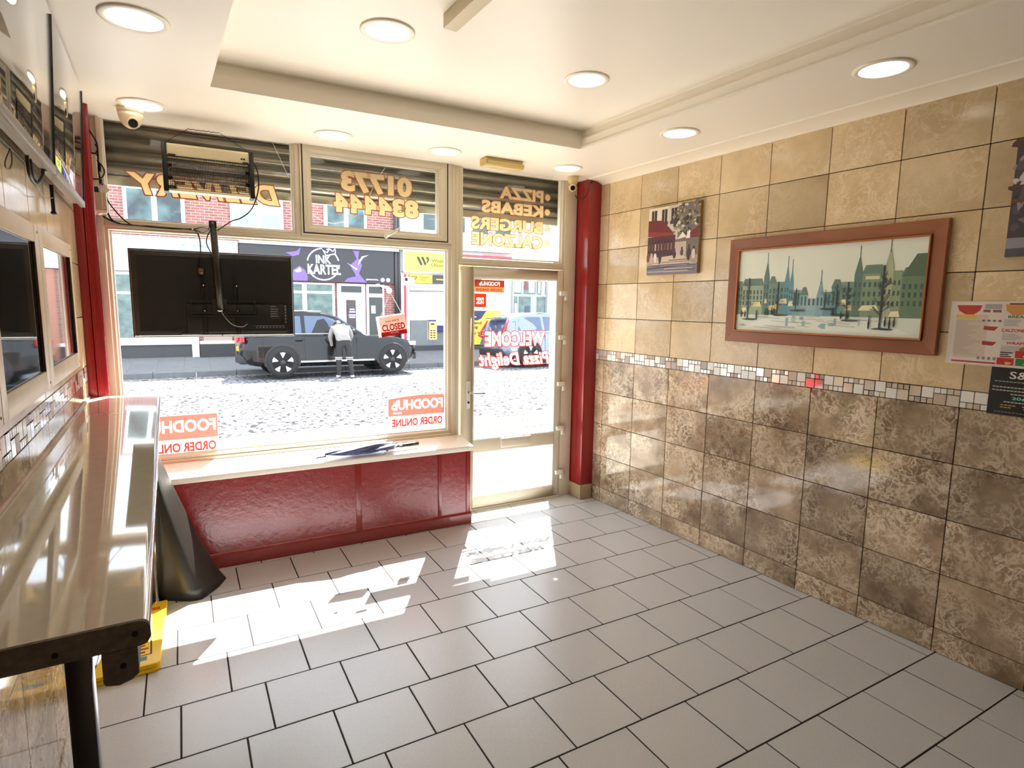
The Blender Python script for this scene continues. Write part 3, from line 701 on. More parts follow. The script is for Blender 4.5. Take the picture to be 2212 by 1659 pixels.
# hanging CLOSED sign ---------------------------------------------------------
o = thing('closed_sign', 'pink and red CLOSED sign hanging on a cord from a suction hook', 'sign', (-1.586, -0.012, 1.32), 'F')
ca, sa = math.cos(0.145), math.sin(0.145); cx_, cz_ = -1.586, 1.392
def cs(a, b, h): return (cx_+a*ca-b*sa, -0.010-h, cz_+a*sa+b*ca)
def cbox(name, a0, a1, b0, b1, h0, h1, mat):
    mb = MB(); mb.add([cs(a, b, h) for a in (a0, a1) for b in (b0, b1) for h in (h0, h1)], [(0, 1, 3, 2), (4, 6, 7, 5), (0, 4, 5, 1), (2, 3, 7, 6), (0, 2, 6, 4), (1, 5, 7, 3)]); return mb.build(name, mat, o)
m_pink = M('sign_pink', sr(250, 196, 188), .5, trans=.6)
m_sred = M('sign_red', sr(186, 12, 22), .5, trans=.1)
cbox('board', -0.103, 0.096, -0.070, 0.070, 0, 0.003, M('sign_board_white', sr(250, 246, 242), .4, trans=.5))
cbox('pink_face', -0.086, 0.096, -0.042, 0.062, 0.003, 0.0034, m_pink)
cbox('red_footer', -0.086, 0.096, -0.070, -0.040, 0.003, 0.0036, m_sred)
cbox('footer_bar', -0.022, 0.036, -0.056, -0.046, 0.0037, 0.0040, m_pink)
lettering('CLOSED', (lambda a, b, h: cs(a, b, 0.0036+h)), (-0.072, 0.086, -0.034, 0.008), 0.0006, 0.03).build('sign_letters', m_sred, o)
lettering("Sorry WE'RE", (lambda a, b, h: cs(a, b, 0.0036+h)), (-0.045, 0.052, 0.020, 0.036), 0.0006, 0.02).build('sign_letters', M('dark_brown_print', sr(80, 46, 40), .7), o)
mb = MB(); mb.tube([cs(-0.070, 0.066, 0.004), (-1.600, -0.016, 1.612), cs(0.078, 0.066, 0.004)], 0.0022, 6); mb.build('cord', m_white, o)
mb = MB(); mb.lathe([(0.0, -0.020), (0.010, -0.018), (0.018, -0.008), (0.020, -0.0035)], (-1.602, 0, 1.622), 'y', 16)
solo(mb, 'suction_hook', M('clear_plastic', sr(236, 236, 240), .15, trans=.4), 'round clear suction hook holding the CLOSED sign', 'hook', 'F')

# ================================================================== WINDOW SEAT (red box under the window)
m_sill = M('white_sill', sr(246, 240, 230), 0.28)
ws = thing('window_bench', 'maroon boxed window seat under the large window with a white top', 'bench', (-2.1, -0.14, 0), 'F')
mb = MB(); mb.prism([(-0.292, 0.532), (-0.292, 0.562), (-0.286, 0.567), (-0.045, 0.596), (-0.045, 0.532)], 'x', -3.19, -1.103); mb.build('sill_top', m_sill, ws, bevel=0.003)
mb = MB(); mb.box(-3.19, -1.120, -0.262, -0.04, 0.0, 0.5315); mb.build('front_panel', m_maroon, ws)
for (a, b) in ((-1.915, -1.880), (-1.356, -1.332), (-1.146, -1.116)):
    mb = MB(); mb.box(a, b, -0.2695, -0.262, 0.085, 0.531); mb.build('batten', m_maroon, ws, bevel=0.002)
mb = MB(); mb.prism([(-0.2715, 0.0), (-0.2715, 0.070), (-0.266, 0.084), (-0.262, 0.088), (-0.255, 0.088), (-0.255, 0.0)], 'x', -3.19, -1.108); mb.build('kickboard', m_maroon, ws, bevel=0.001, seg=1)
mb = MB(); mb.box(-1.120, -1.106, -0.262, -0.04, 0.0, 0.5315); mb.build('end_panel', m_upvc, ws, bevel=0.002)
# umbrella lying on the sill
ub = thing('umbrella', 'folded navy umbrella lying on the white sill', 'umbrella', (-1.8, -0.24, 0.58), 'F')
def up_(t, h=0.0): return Vector((-2.153+0.674*t, -0.262+0.05*t, 0.5985+h+0.006*t))
mb = MB(); mb.tube([up_(0.0, -0.008), up_(0.09, -0.004)], 0.004, 8, r_end=0.006); mb.build('tip', M('red_brown_tip', sr(120, 70, 80), .4), ub)
m_navy = M('navy_fabric', sr(70, 76, 118), 0.42, mottle=(30, sr(104, 110, 150), 0.3))
mb = MB(); N = 26; vs = []; nn = 20
for i in range(N):
    t = i/(N-1); r = 0.007+0.031*min(1, t*2.2)**0.8*(1-0.35*max(0, t-0.75)/0.25)
    for k in range(nn):
        a = 2*math.pi*k/nn; rr = r*(1+0.28*math.sin(4*a+t*9)); c = up_(0.08+0.66*t)
        vs.append((c.x, c.y+rr*1.15*math.cos(a), max(c.z+0.008+rr*0.75*math.sin(a), c.z-0.014)))
mb.add(vs, [(i*nn+k, i*nn+(k+1) % nn, (i+1)*nn+(k+1) % nn, (i+1)*nn+k) for i in range(N-1) for k in range(nn)] + [tuple(range(nn)), tuple((N-1)*nn+k for k in range(nn))], True)
mb.build('canopy', m_navy, ub)
mb = MB()
for k in range(5):
    a = k*1.1; c = up_(0.735); mb.add([c+Vector((0, 0, 0.018)), c+Vector((0.035+0.008*k, 0.030*math.cos(a), 0.012+0.012*math.sin(a))), c+Vector((0.005, 0.034*math.cos(a+.5), 0.004)), c+Vector((-0.02, 0.02*math.cos(a), 0.016))], [(0, 1, 2, 3)])
mb.build('fabric_folds', m_navy, ub)
mb = MB(); mb.tube([up_(0.72), up_(0.80), up_(0.83), up_(0.87), up_(0.91), up_(0.95), up_(1.0)], [0.006, 0.009, 0.012, 0.0105, 0.0125, 0.0105, 0.013], 12); mb.build('handle', m_black, ub)
mb = MB(); mb.box(-1.71, -1.70, -0.262, -0.212, 0.585, 0.613); mb.build('strap', M('strap_grey', sr(150, 150, 170), .5), ub)
# black rubber mat leaning against the ledge
mb = MB(); nt_, ns_ = 16, 14; vs = []
bot = [(-3.06, -0.555), (-2.957, -0.585), (-2.87, -0.602), (-2.80, -0.612), (-2.735, -0.545), (-2.685, -0.435), (-2.70, -0.40)]
top = [(-3.03, -0.50), (-3.015, -0.495), (-3.00, -0.485), (-2.988, -0.46), (-2.978, -0.42), (-2.968, -0.375), (-2.972, -0.35)]
def lerp_poly(P, t):
    x = t*(len(P)-1); i = min(int(x), len(P)-2); f = x-i; return (P[i][0]+(P[i+1][0]-P[i][0])*f, P[i][1]+(P[i+1][1]-P[i][1])*f)
for layer in (0, 1):
    for j in range(ns_+1):
        s_ = j/ns_
        for i in range(nt_+1):
            t = i/nt_; b = lerp_poly(bot, t); q = lerp_poly(top, t); k = s_**0.82
            x = b[0]+(q[0]-b[0])*k; y = b[1]+(q[1]-b[1])*k; z = (0.715+0.02*math.sin(3*t))*s_
            bul = 0.020*math.sin(math.pi*s_)*math.sin(math.pi*min(1, t*1.3)); fold = 0.020*(1-s_)*math.sin(t*9+1)-0.05*math.exp(-((t-0.62+0.18*s_)/0.10)**2)*(1-s_)**0.5*s_
            vs.append((x+fold*0.4-layer*0.010, y-bul+fold+layer*0.012, z+0.002))
W_ = nt_+1; fs = []
n1 = W_*(ns_+1)
for j in range(ns_):
    for i in range(nt_):
        a = j*W_+i; fs.append((a, a+1, a+W_+1, a+W_)); fs.append((n1+a, n1+a+W_, n1+a+W_+1, n1+a+1))
for i in range(nt_): fs.append((i, n1+i, n1+i+1, i+1)); a = ns_*W_+i; fs.append((a, a+1, n1+a+1, n1+a))
for j in range(ns_): a = j*W_; fs.append((a, a+W_, n1+a+W_, n1+a)); a = j*W_+nt_; fs.append((a, n1+a, n1+a+W_, a+W_))
mb.add(vs, fs, True)
solo(mb, 'rubber_mat', M('black_rubber', sr(34, 33, 30), 0.38, mottle=(8, sr(42, 40, 36), .3)), 'black rubber mat folded and leaning beside the glossy ledge', 'mat', 'F')

# ================================================================== LEDGE along the left wall
lg = thing('wall_ledge', 'long glossy stone-effect bar ledge along the left wall', 'ledge', (0.16, -1.4, 0), 'L')
m_lam = M('glossy_laminate', sr(226, 218, 202), 0.05, mottle=(30, sr(216, 207, 190), 0.3), coat=1.0)
def nose(z0, z1, x1, r=0.014):
    pts = [(0.009, z0)]
    for k in range(6):
        a = -math.pi/2+math.pi/2*k/5; pts.append((x1-r+r*math.cos(a), z0+r+r*math.sin(a)))
    for k in range(6):
        a = math.pi/2*k/5; pts.append((x1-r+r*math.cos(a), z1-r+r*math.sin(a)))
    return pts+[(0.009, z1)]
mb = MB(); mb.prism(nose(1.000, 1.042, 0.321), 'y', -2.738, -0.150, smooth=True); ob_ = mb.build('worktop', m_lam, lg); ob_.data.set_sharp_from_angle(angle=0.7)
m_chip = M('chipboard', sr(120, 108, 94), 0.75, mottle=(90, sr(92, 80, 68), 0.3))
mb = MB(); mb.prism(nose(1.0005, 1.0415, 0.3205), 'y', -2.744, -2.7385); ep = mb.build('end_panel', m_chip, lg)
mb = MB(); mb.prism([(0.255, 0.953), (0.258, 0.947), (0.275, 0.943), (0.292, 0.948), (0.302, 0.956), (0.302, 0.9995), (0.255, 0.9995)], 'y', -2.744, -0.16); mb.build('front_rail', m_chip, lg)
for (x, z) in ((0.300, 1.022), (0.20, 1.016), (0.282, 0.974), (0.10, 1.018)):
    mb = MB(); mb.lathe([(0.0045, -2.7455), (0.0045, -2.744)], (x, 0, z), 'y', 10); mb.build('screw_hole', m_seal, ep)
mb = MB(); mb.tube([(0.010, -2.73+0.15*k, 1.046) for k in range(18)], 0.0075, 8); mb.build('sealant_bead', M('stained_sealant', sr(206, 186, 158), 0.5, mottle=(5, sr(150, 104, 74), .25)), lg)
mb = MB(); mb.box(0.206, 0.240, -2.728, -2.690, 0.0, 0.9995); mb.build('leg', M('dark_steel_leg', sr(96, 94, 90), .28, metal=.8), lg, bevel=0.004)
mb = MB(); mb.cyl((0.252, -0.43, 0.0), (0.252, -0.43, 0.9995), 0.011, 14); mb.build('leg', m_chrome, lg)
mb = MB(); mb.lathe([(0.026, 0.0), (0.026, 0.004), (0.014, 0.010), (0.011, 0.012)], (0.252, -0.43, 0.0), 'z', 18); mb.build('leg_foot', m_chrome, lg)

# yellow wet floor sign lying flat under the ledge
m_yel = M('yellow_sign_plastic', sr(250, 206, 20), 0.35)
sg = thing('wet_floor_sign', 'yellow folded floor warning sign lying flat under the ledge', 'floor sign', (-3.1, -0.8, 0))
YN, YFAR = -1.085, -0.50
def xr_(y): return -3.022+(y-YN)*0.06
def xl_(y): return -3.268+(y-YN)*0.20
out_ = [(xl_(YN), YN), (xr_(YN)-0.015, YN), (xr_(YN), YN+0.015), (xr_(YFAR), YFAR), (-3.035, YFAR-0.004), (-3.065, YFAR-0.035), (-3.085, YFAR-0.035), (-3.11, YFAR-0.004), (xl_(YFAR), YFAR)]
mb = MB(); mb.prism(out_, 'z', 0.0, 0.018); mb.build('lower_leaf', m_yel, sg, bevel=0.004)
mb = MB(); mb.prism([(x, y) for x, y in out_], 'z', 0.020, 0.038); mb.build('upper_leaf', m_yel, sg, bevel=0.004)
mb = MB(); mb.box(-3.125, -3.018, -0.592, -0.562, 0.0382, 0.0388); mb.build('hand_slot', M('slot_orange', sr(196, 96, 10), .6), sg)
mb = MB(); mb.ring(xl_(-0.9)+0.03, -3.052, -1.0, -0.65, [(0, 0.0382), (0.003, 0.0388), (0.006, 0.0382)])
mb.v = [(x, z, y) for (x, y, z) in mb.v]; mb.build('printed_border', m_seal, sg)
mb = MB(); mb.prism([(-3.155, -0.84), (-3.075, -0.84), (-3.115, -0.70)], 'z', 0.0383, 0.0389); mb.build('warning_triangle', m_seal, sg)
mb = MB(); mb.prism([(-3.139, -0.829), (-3.091, -0.829), (-3.115, -0.742)], 'z', 0.0389, 0.0394); mb.build('triangle_field', m_yel, sg)
mb = MB()
for k in range(4): mb.box(-3.19+0.01*k, -3.065-0.012*(k % 2), -0.895-0.028*k, -0.883-0.028*k, 0.0384, 0.0389)
mb.build('printed_lines', M('sign_print_red', sr(150, 60, 20), .6), sg)
mb = MB(); mb.box(-3.16, -3.07, -1.04, -1.01, 0.0384, 0.039); mb.build('label_strip', M('blue_label', sr(70, 140, 150), .6), sg)

# ================================================================== TELEVISION hung in the window (its back towards the room)
m_tvb = M('tv_back_plastic', sr(34, 32, 30), 0.36, mottle=(14, sr(28, 27, 25), .2))
m_tvs = M('tv_screen_glass', sr(10, 10, 12), 0.08)
tv = thing('television', 'black flat television seen from behind hanging in the window', 'television', (-2.648, -0.2, 1.335), 'F')
TU0, TU1, TZ0, TZ1 = -3.058, -2.237, 1.336, 1.808
mb = MB(); mb.box(TU0, TU1, -0.175, -0.157, TZ0, TZ1); mb.build('screen_panel', m_tvs, tv, bevel=0.004)
mb = MB(); vs = []
for (t, d) in ((0.004, -0.175), (0.012, -0.196), (0.035, -0.203)):
    vs += [(TU0+t, d, TZ0+t), (TU1-t, d, TZ0+t), (TU1-t, d, TZ1-t), (TU0+t, d, TZ1-t)]
mb.add(vs, [(i*4+k, i*4+(k+1) % 4, (i+1)*4+(k+1) % 4, (i+1)*4+k) for i in range(2) for k in range(4)]+[(8, 9, 10, 11), (0, 3, 2, 1)]); back = mb.build('back_cover', m_tvb, tv)
mb = MB(); mb.box(-2.800, -2.285, -0.2125, -0.203, 1.362, 1.520); mb.build('connector_bulge', m_tvb, tv, bevel=0.006)
mb = MB(); mb.box(-2.83, -2.74, -0.2085, -0.203, 1.352, 1.392); mb.build('stand_socket', m_black, tv, bevel=0.003)
mb = MB()
for k in range(26): mb.box(-2.965+0.024*k, -2.952+0.024*k, -0.2042, -0.203, 1.748, 1.760)
mb.build('vent_slots', m_seal, tv)
mb = MB(); mb.box(-2.955, -2.80, -0.2052, -0.203, 1.362, 1.378); mb.build('speaker_grille', m_seal, tv, bevel=0.004)
for (u, z) in ((-3.035, 1.35), (-2.27, 1.352), (-2.63, 1.348), (-3.03, 1.79), (-2.87, 1.792), (-2.55, 1.792), (-2.40, 1.792), (-2.265, 1.79), (-3.03, 1.51), (-2.255, 1.51)):
    mb = MB(); mb.lathe([(0.0, -0.2045), (0.004, -0.2045), (0.004, -0.196)], (u, 0, z), 'y', 10); mb.build('screw', m_seal, tv)
mb = MB(); mb.box(-2.378, -2.325, -0.2132, -0.2125, 1.435, 1.519); lab = mb.build('rating_label', m_black2, tv)
mb = MB()
for k, wd in enumerate((0.03, 0.044, 0.04, 0.036, 0.042)): mb.box(-2.374, -2.374+wd, -0.2136, -0.2132, 1.508-0.014*k, 1.511-0.014*k)
mb.build('label_print', M('label_grey', sr(150, 146, 130), .6), lab)
mb = MB()
for k in range(6): mb.box(-2.296, -2.289, -0.2132, -0.2125, 1.415+0.018*k, 1.427+0.018*k)
for k in range(9): mb.box(-2.455+0.018*k, -2.445+0.018*k, -0.2132, -0.2125, 1.385, 1.392)
mb.build('sockets', m_steel, tv)['kind'] = 'stuff'
mb = MB(); mb.box(-2.46, -2.30, -0.2140, -0.2125, 1.396, 1.400); mb.build('socket_ledge', m_steel, tv)
# bracket: pole, plate and rails, fixed to the transom
m_brk = M('bracket_steel', sr(60, 58, 54), 0.32, metal=0.7)
bk = thing('tv_bracket', 'black steel pole bracket carrying the television', 'bracket', (-2.64, -0.24, 1.4), 'F')
mb = MB(); mb.tube([(-2.652, -0.247, 1.952), (-2.636, -0.250, 1.482)], 0.018, 16); mb.build('pole', m_brk, bk)
mb = MB(); mb.box(-2.672, -2.634, -0.262, -0.232, 1.930, 1.968); mb.build('pole_cap', m_brk, bk, bevel=0.003)
mb = MB(); mb.box(-2.664, -2.644, -0.232, -0.041, 1.936, 1.952); mb.build('fixing_arm', m_brk, bk, bevel=0.002)
mb = MB(); mb.lathe([(0.006, -0.264), (0.006, -0.262)], (-2.653, 0, 1.955), 'y', 10); mb.build('bolt', m_chrome, bk)
mb = MB(); mb.box(-2.676, -2.602, -0.232, -0.215, 1.462, 1.545); mb.build('head_plate', m_brk, bk, bevel=0.002)
for (z0, z1, u0, u1) in ((1.532, 1.540, -2.785, -2.455), (1.528, 1.531, -2.782, -2.66), (1.466, 1.474, -2.785, -2.455), (1.452, 1.458, -2.795, -2.445)):
    mb = MB(); mb.box(u0, u1, -0.226, -0.213, z0, z1); mb.build('cross_rail', m_brk, bk, bevel=0.001)
for u in (-2.785, -2.670, -2.610, -2.463):
    mb = MB(); mb.box(u, u+0.010, -0.224, -0.213, 1.462, 1.544); mb.build('rail_end', m_brk, bk, bevel=0.001)
for u in (-2.725, -2.560):
    mb = MB(); mb.ring(u, u+0.024, 1.350, 1.660, [(0, -0.2145), (0.006, -0.2145), (0.006, -0.2045), (0, -0.2045)]); mb.box(u, u+0.024, -0.2145, -0.2045, 1.40, 1.46); a = mb.build('vesa_arm', m_brk, bk)
    for z in (1.622, 1.482):
        mb = MB(); mb.ball((u+0.012, -0.218, z), 0.005, 10, 6); mb.build('bolt', m_chrome, a)
mb = MB(); mb.tube([(-2.66, -0.255, 1.487), (-2.64, -0.272, 1.482), (-2.618, -0.255, 1.487)], 0.004, 6); mb.build('bolt', m_chrome, bk)
def cable(name, pts, r, label, mat=None, frame='F', cat='cable'):
    # smooth the polyline
    P = [Vector(p) for p in pts]; out = []
    for i in range(len(P)-1):
        p0, p1, p2, p3 = P[max(i-1, 0)], P[i], P[i+1], P[min(i+2, len(P)-1)]
        for k in range(6):
            t = k/6; out.append(0.5*((2*p1)+(p2-p0)*t+(2*p0-5*p1+4*p2-p3)*t*t+(3*p1-p0-3*p2+p3)*t**3))
    out.append(P[-1])
    mb = MB(); mb.tube(out, r, 7); return solo(mb, name, mat or m_cable, label, cat, frame)
cable('aerial_cable', [(-2.632, -0.270, 1.478), (-2.61, -0.265, 1.44), (-2.575, -0.25, 1.405), (-2.53, -0.24, 1.394), (-2.50, -0.225, 1.41)], 0.0025, 'thin grey cable looping from the bracket to the television', M('grey_cable', sr(130, 124, 116), .5))
cable('power_cable', [(-3.165, -0.045, 1.975), (-3.11, -0.05, 1.945), (-3.06, -0.05, 1.938), (-2.85, -0.048, 1.932), (-2.75, -0.048, 1.938), (-2.70, -0.12, 1.945), (-2.668, -0.24, 1.925)], 0.0045, 'black cable clipped along the transom to the bracket')
cable('power_cable', [(-3.145, -0.055, 2.10), (-3.13, -0.055, 2.04), (-3.05, -0.055, 1.945), (-2.95, -0.052, 1.938), (-2.75, -0.052, 1.933), (-2.70, -0.10, 1.915), (-2.665, -0.25, 1.92)], 0.0035, 'thin black cable sagging from the connector block to the transom')
cable('plug_lead', [(-2.745, -0.06, 1.935), (-2.725, -0.10, 1.91), (-2.716, -0.14, 1.86), (-2.718, -0.20, 1.79), (-2.720, -0.222, 1.715)], 0.0035, 'black lead hanging down with a plug on its end')
pg = thing('mains_plug', 'small black and red three pin plug dangling behind the television', 'plug', (-2.720, -0.225, 1.68), 'F')
mb = MB(); mb.lathe([(0.0, -0.243), (0.016, -0.241), (0.020, -0.232), (0.020, -0.214)], (-2.720, 0, 1.697), 'y', 16); mb.build('plug_body', m_black, pg)
mb = MB(); mb.lathe([(0.0, -0.2445), (0.012, -0.2442), (0.013, -0.240)], (-2.720, 0, 1.696), 'y', 12); mb.build('plug_face', M('plug_red', sr(150, 60, 50), .5), pg)
for (a, b) in ((-0.007, 0.008), (0.007, 0.008), (0, -0.008)):
    mb = MB(); mb.box(-2.722+a, -2.718+a, -0.258, -0.244, 1.693+b, 1.699+b); mb.build('pin', m_chrome, pg)
cable('zapper_cable', [(-2.428, -0.14, 2.32), (-2.405, -0.13, 2.28), (-2.402, -0.12, 2.18), (-2.44, -0.12, 2.07), (-2.50, -0.14, 2.01), (-2.55, -0.17, 1.985), (-2.60, -0.22, 1.945), (-2.630, -0.245, 1.92)], 0.0035, 'black cable drooping from the insect killer to the bracket pole')
cable('loose_wire', [(-2.66, -0.26, 1.925), (-2.683, -0.255, 1.88), (-2.686, -0.25, 1.84), (-2.665, -0.265, 1.79)], 0.003, 'short black loop of wire beside the bracket pole')
mb = MB(); mb.ball((-2.748, -0.060, 1.938), 0.006, 10, 6); solo(mb, 'cable_clip', m_upvc2, 'tiny white cable clip on the transom left of the pole', 'clip', 'F')

m_wwire = M('white_wire', sr(240, 238, 232), .5)
cable('white_wire', [(-2.09, 0.05, 2.10), (-2.03, 0.05, 2.062), (-1.955, 0.05, 2.043), (-1.88, 0.05, 2.06), (-1.80, 0.05, 2.105)], 0.0022, 'white wire sagging outside the opening light', m_wwire)
cable('white_wire', [(-1.60, 0.05, 2.43), (-1.66, 0.05, 2.34), (-1.71, 0.05, 2.24)], 0.002, 'white wire hanging across the phone number outside', m_wwire)
cable('white_wire', [(-2.295, 0.05, 2.49), (-2.25, 0.05, 2.39), (-2.21, 0.05, 2.30)], 0.002, 'white wire slanting behind the top left pane', m_wwire)

# ================================================================== INSECT KILLER
zk = thing('insect_killer', 'electric insect killer with cream top and black wire grille hung by the window', 'insect killer', (-2.65, -0.14, 2.11), 'F')
m_zc = M('zapper_cream', sr(238, 224, 186), 0.35)
for u in (-2.874, -2.452):
    mb = MB(); mb.box(u, u+0.024, -0.198, -0.105, 2.112, 2.366); mb.build('end_cap', m_black, zk, bevel=0.006)
mb = MB(); mb.prism([(-0.190, 2.300), (-0.192, 2.352), (-0.178, 2.364), (-0.125, 2.364), (-0.112, 2.352), (-0.112, 2.300)], 'x', -2.850, -2.452); top_ = mb.build('top_housing', m_zc, zk, bevel=0.002)
lettering('eco', lambda a, b, h: (a, -0.1921-h, b), (-2.492, -2.470, 2.318, 2.330), 0.0004, 0.02).build('maker_mark', m_seal, top_) if False else None
mb = MB(); mb.box(-2.494, -2.486, -0.193, -0.1905, 2.318, 2.326); mb.box(-2.482, -2.472, -0.193, -0.1905, 2.318, 2.326); mb.build('switch_mark', m_seal, top_)
mb = MB(); mb.prism([(-0.192, 2.118), (-0.194, 2.130), (-0.150, 2.134), (-0.108, 2.130), (-0.110, 2.118)], 'x', -2.850, -2.452); mb.build('tray', m_zc, zk, bevel=0.002)
mb = MB()
for k in range(50):
    u = -2.846+0.0079*k; mb.tube([(u, -0.189, 2.142), (u, -0.189, 2.300)], 0.0015, 4)
    mb.tube([(u+0.004, -0.113, 2.142), (u+0.004, -0.113, 2.300)], 0.0015, 4)
for z in (2.145, 2.165, 2.20, 2.235, 2.27, 2.296):
    mb.tube([(-2.850, -0.190, z), (-2.452, -0.190, z)], 0.0013 if z < 2.29 else 0.003, 6); mb.tube([(-2.850, -0.112, z), (-2.452, -0.112, z)], 0.0013, 6)
g_ = mb.build('wire_grille', m_black2, zk); g_['kind'] = 'stuff'
for z in (2.19, 2.255):
    mb = MB(); mb.cyl((-2.850, -0.150, z), (-2.452, -0.150, z), 0.0085, 12); mb.build('uv_tube', M('uv_tube', sr(200, 190, 200), .3), zk)
    for u in (-2.850, -2.470):
        mb = MB(); mb.cyl((u, -0.150, z), (u+0.018, -0.150, z), 0.011, 12); mb.build('tube_holder', m_black, zk)
mb = MB(); mb.box(-2.852, -2.815, -0.199, -0.186, 2.128, 2.142); mb.box(-2.846, -2.81, -0.196, -0.186, 2.296, 2.306); mb.box(-2.485, -2.456, -0.196, -0.186, 2.294, 2.306); mb.build('latch', m_black, zk)
for (a, b, s_) in (((-2.862, -0.150, 2.366), (-2.742, -0.05, 2.481), 'left'), ((-2.440, -0.150, 2.366), (-2.592, -0.055, 2.481), 'right')):
    mb = MB(); A, B = Vector(a), Vector(b); n = 12
    for k in range(n):
        p_, q_ = A.lerp(B, k/n), A.lerp(B, (k+0.9)/n); mb.tube([p_, q_], 0.0016, 5)
    solo(mb, 'hanging_chain', m_black2, 'thin dark chain holding up the %s end of the insect killer' % s_, 'chain', 'F')
mb = MB(); mb.tube([(-2.742+0.0125*k, -0.05-0.0004*k, 2.4795-0.003*(k % 2)) for k in range(13)], 0.002, 5)
solo(mb, 'chain_link_row', m_black2, 'short run of dark chain along the ceiling above the insect killer', 'chain', 'F')

# ================================================================== BOXES AND LEADS beside the left pillar
mb = MB(); mb.box(-3.212, -3.172, -0.085, -0.036, 2.118, 2.282); pa = thing('power_adapter', 'cream power adapter box beside the red pillar', 'adapter', (-3.19, -0.06, 2.118), 'F')
mb.build('case', m_cream, pa, bevel=0.004)
mb = MB(); mb.box(-3.212, -3.172, -0.086, -0.036, 2.092, 2.118); mb.build('dark_end', m_black, pa, bevel=0.003)
mb = MB(); mb.box(-3.211, -3.171, -0.084, -0.036, 2.282, 2.290); mb.build('dark_end', m_black, pa, bevel=0.002)
jb = thing('junction_box', 'beige junction box below the power adapter', 'junction box', (-3.18, -0.06, 1.99), 'F')
mb = MB(); mb.box(-3.212, -3.140, -0.095, -0.036, 2.000, 2.090); mb.build('box', M('beige_box', sr(196, 184, 152), .45), jb, bevel=0.003)
mb = MB(); mb.box(-3.160, -3.157, -0.0965, -0.095, 2.004, 2.086); mb.build('lid_line', m_upvc2, jb)
mb = MB(); mb.prism([(-3.212, 2.0), (-3.214, 1.990), (-3.195, 1.983), (-3.180, 1.978), (-3.165, 1.985), (-3.150, 1.984), (-3.139, 1.990), (-3.140, 2.0)], 'y', -0.097, -0.04); mb.build('torn_paper', M('torn_paper', sr(240, 230, 212), .8), jb)
mb = MB(); mb.obox((-3.148, -0.075, 2.118), (0.010, 0, 0.010), (0, 0.010, 0), (0.016, 0, -0.022))
solo(mb, 'connector_block', m_upvc2, 'white connector block on the lead above the junction box', 'connector', 'F')
mb = MB(); mb.box(-3.170, -3.146, -0.050, -0.036, 2.13, 2.478); solo(mb, 'trunking', m_upvc, 'upright cream trunking at the left edge of the top pane', 'trunking', 'F', bevel=0.003)
mb = MB(); mb.box(-3.214, -3.194, -0.060, -0.036, 2.292, 2.478); solo(mb, 'trunking', M('stained_trunking', sr(214, 190, 140), .5, mottle=(9, sr(186, 150, 92), .2)), 'stained cream trunking above the power adapter', 'trunking', 'F', bevel=0.002)
cable('adapter_lead', [(-3.205, -0.09, 2.44), (-3.188, -0.095, 2.39), (-3.166, -0.095, 2.345), (-3.162, -0.09, 2.30), (-3.165, -0.09, 2.20), (-3.160, -0.09, 2.16), (-3.152, -0.085, 2.13)], 0.004, 'black lead running down past the power adapter')
cable('adapter_lead', [(-3.172, -0.09, 2.33), (-3.163, -0.092, 2.315), (-3.163, -0.092, 2.30), (-3.175, -0.088, 2.285), (-3.182, -0.088, 2.284)], 0.003, 'short black lead into the top of the power adapter')
cable('coiled_lead', [(-3.168, -0.09, 2.25), (-3.145, -0.10, 2.22), (-3.140, -0.10, 2.19), (-3.155, -0.10, 2.162), (-3.185, -0.095, 2.155), (-3.208, -0.09, 2.165)], 0.0035, 'black lead coiled round the side of the power adapter')
cable('junction_lead', [(-3.142, -0.07, 1.995), (-3.13, -0.06, 1.965), (-3.115, -0.055, 1.95), (-3.09, -0.052, 1.942)], 0.0045, 'thick black lead from the junction box to the transom')
for k in range(2):
    mb = MB(); mb.cyl((-3.160, -0.09, 2.235-0.07*k), (-3.158, -0.09, 2.195-0.06*k), 0.007, 10); solo(mb, 'cable_joint', m_black, ('upper' if k == 0 else 'lower')+' black cable joint beside the power adapter', 'cable joint', 'F')

# ================================================================== CCTV CAMERAS
def dome(u, d, r, label, lens_dir, tilt):
    o = thing('security_camera', label, 'camera', (u, d, 2.40), 'F', 'ceiling security cameras')
    mb = MB(); mb.lathe([(r*1.02, 2.4815), (r, 2.470), (r*0.97, 2.455)], (u, d, 0), 'z', 28); mb.build('mount_ring', m_cream, o)
    mb = MB(); mb.lathe([(r*0.96, 2.455), (r*0.93, 2.44), (r*0.82, 2.42), (r*0.6, 2.40), (r*0.3, 2.388), (0.0, 2.385)], (u, d, 0), 'z', 28); mb.build('dome', m_cream, o)
    return o
o = dome(-2.995, -0.285, 0.058, 'cream dome security camera beside the downlight in the left corner', None, 0)
dv = Vector((0.22, -0.85, -0.47)).normalized(); c = Vector((-2.995, -0.285, 2.425))
mb = MB(); mb.tube([c+dv*0.01, c+dv*0.048], 0.030, 20, r_end=0.027); lensr = mb.build('lens_collar', m_cream, o)
mb = MB(); mb.tube([c+dv*0.044, c+dv*0.0495], 0.021, 20); mb.build('lens', M('lens_black', sr(30, 26, 24), .1), o)
o = thing('security_camera', 'cream bullet security camera in the corner above the red pillar', 'camera', (-0.255, -0.16, 2.38), 'F', 'ceiling security cameras')
m_oc = M('old_cream_plastic', sr(226, 204, 152), .45)
mb = MB(); mb.lathe([(0.040, 2.4815), (0.040, 2.466), (0.034, 2.44), (0.022, 2.425), (0.0, 2.42)], (-0.255, -0.175, 0), 'z', 24); mb.build('mount', m_oc, o)
dv = Vector((-0.42, -0.86, -0.26)).normalized(); c = Vector((-0.258, -0.165, 2.408))
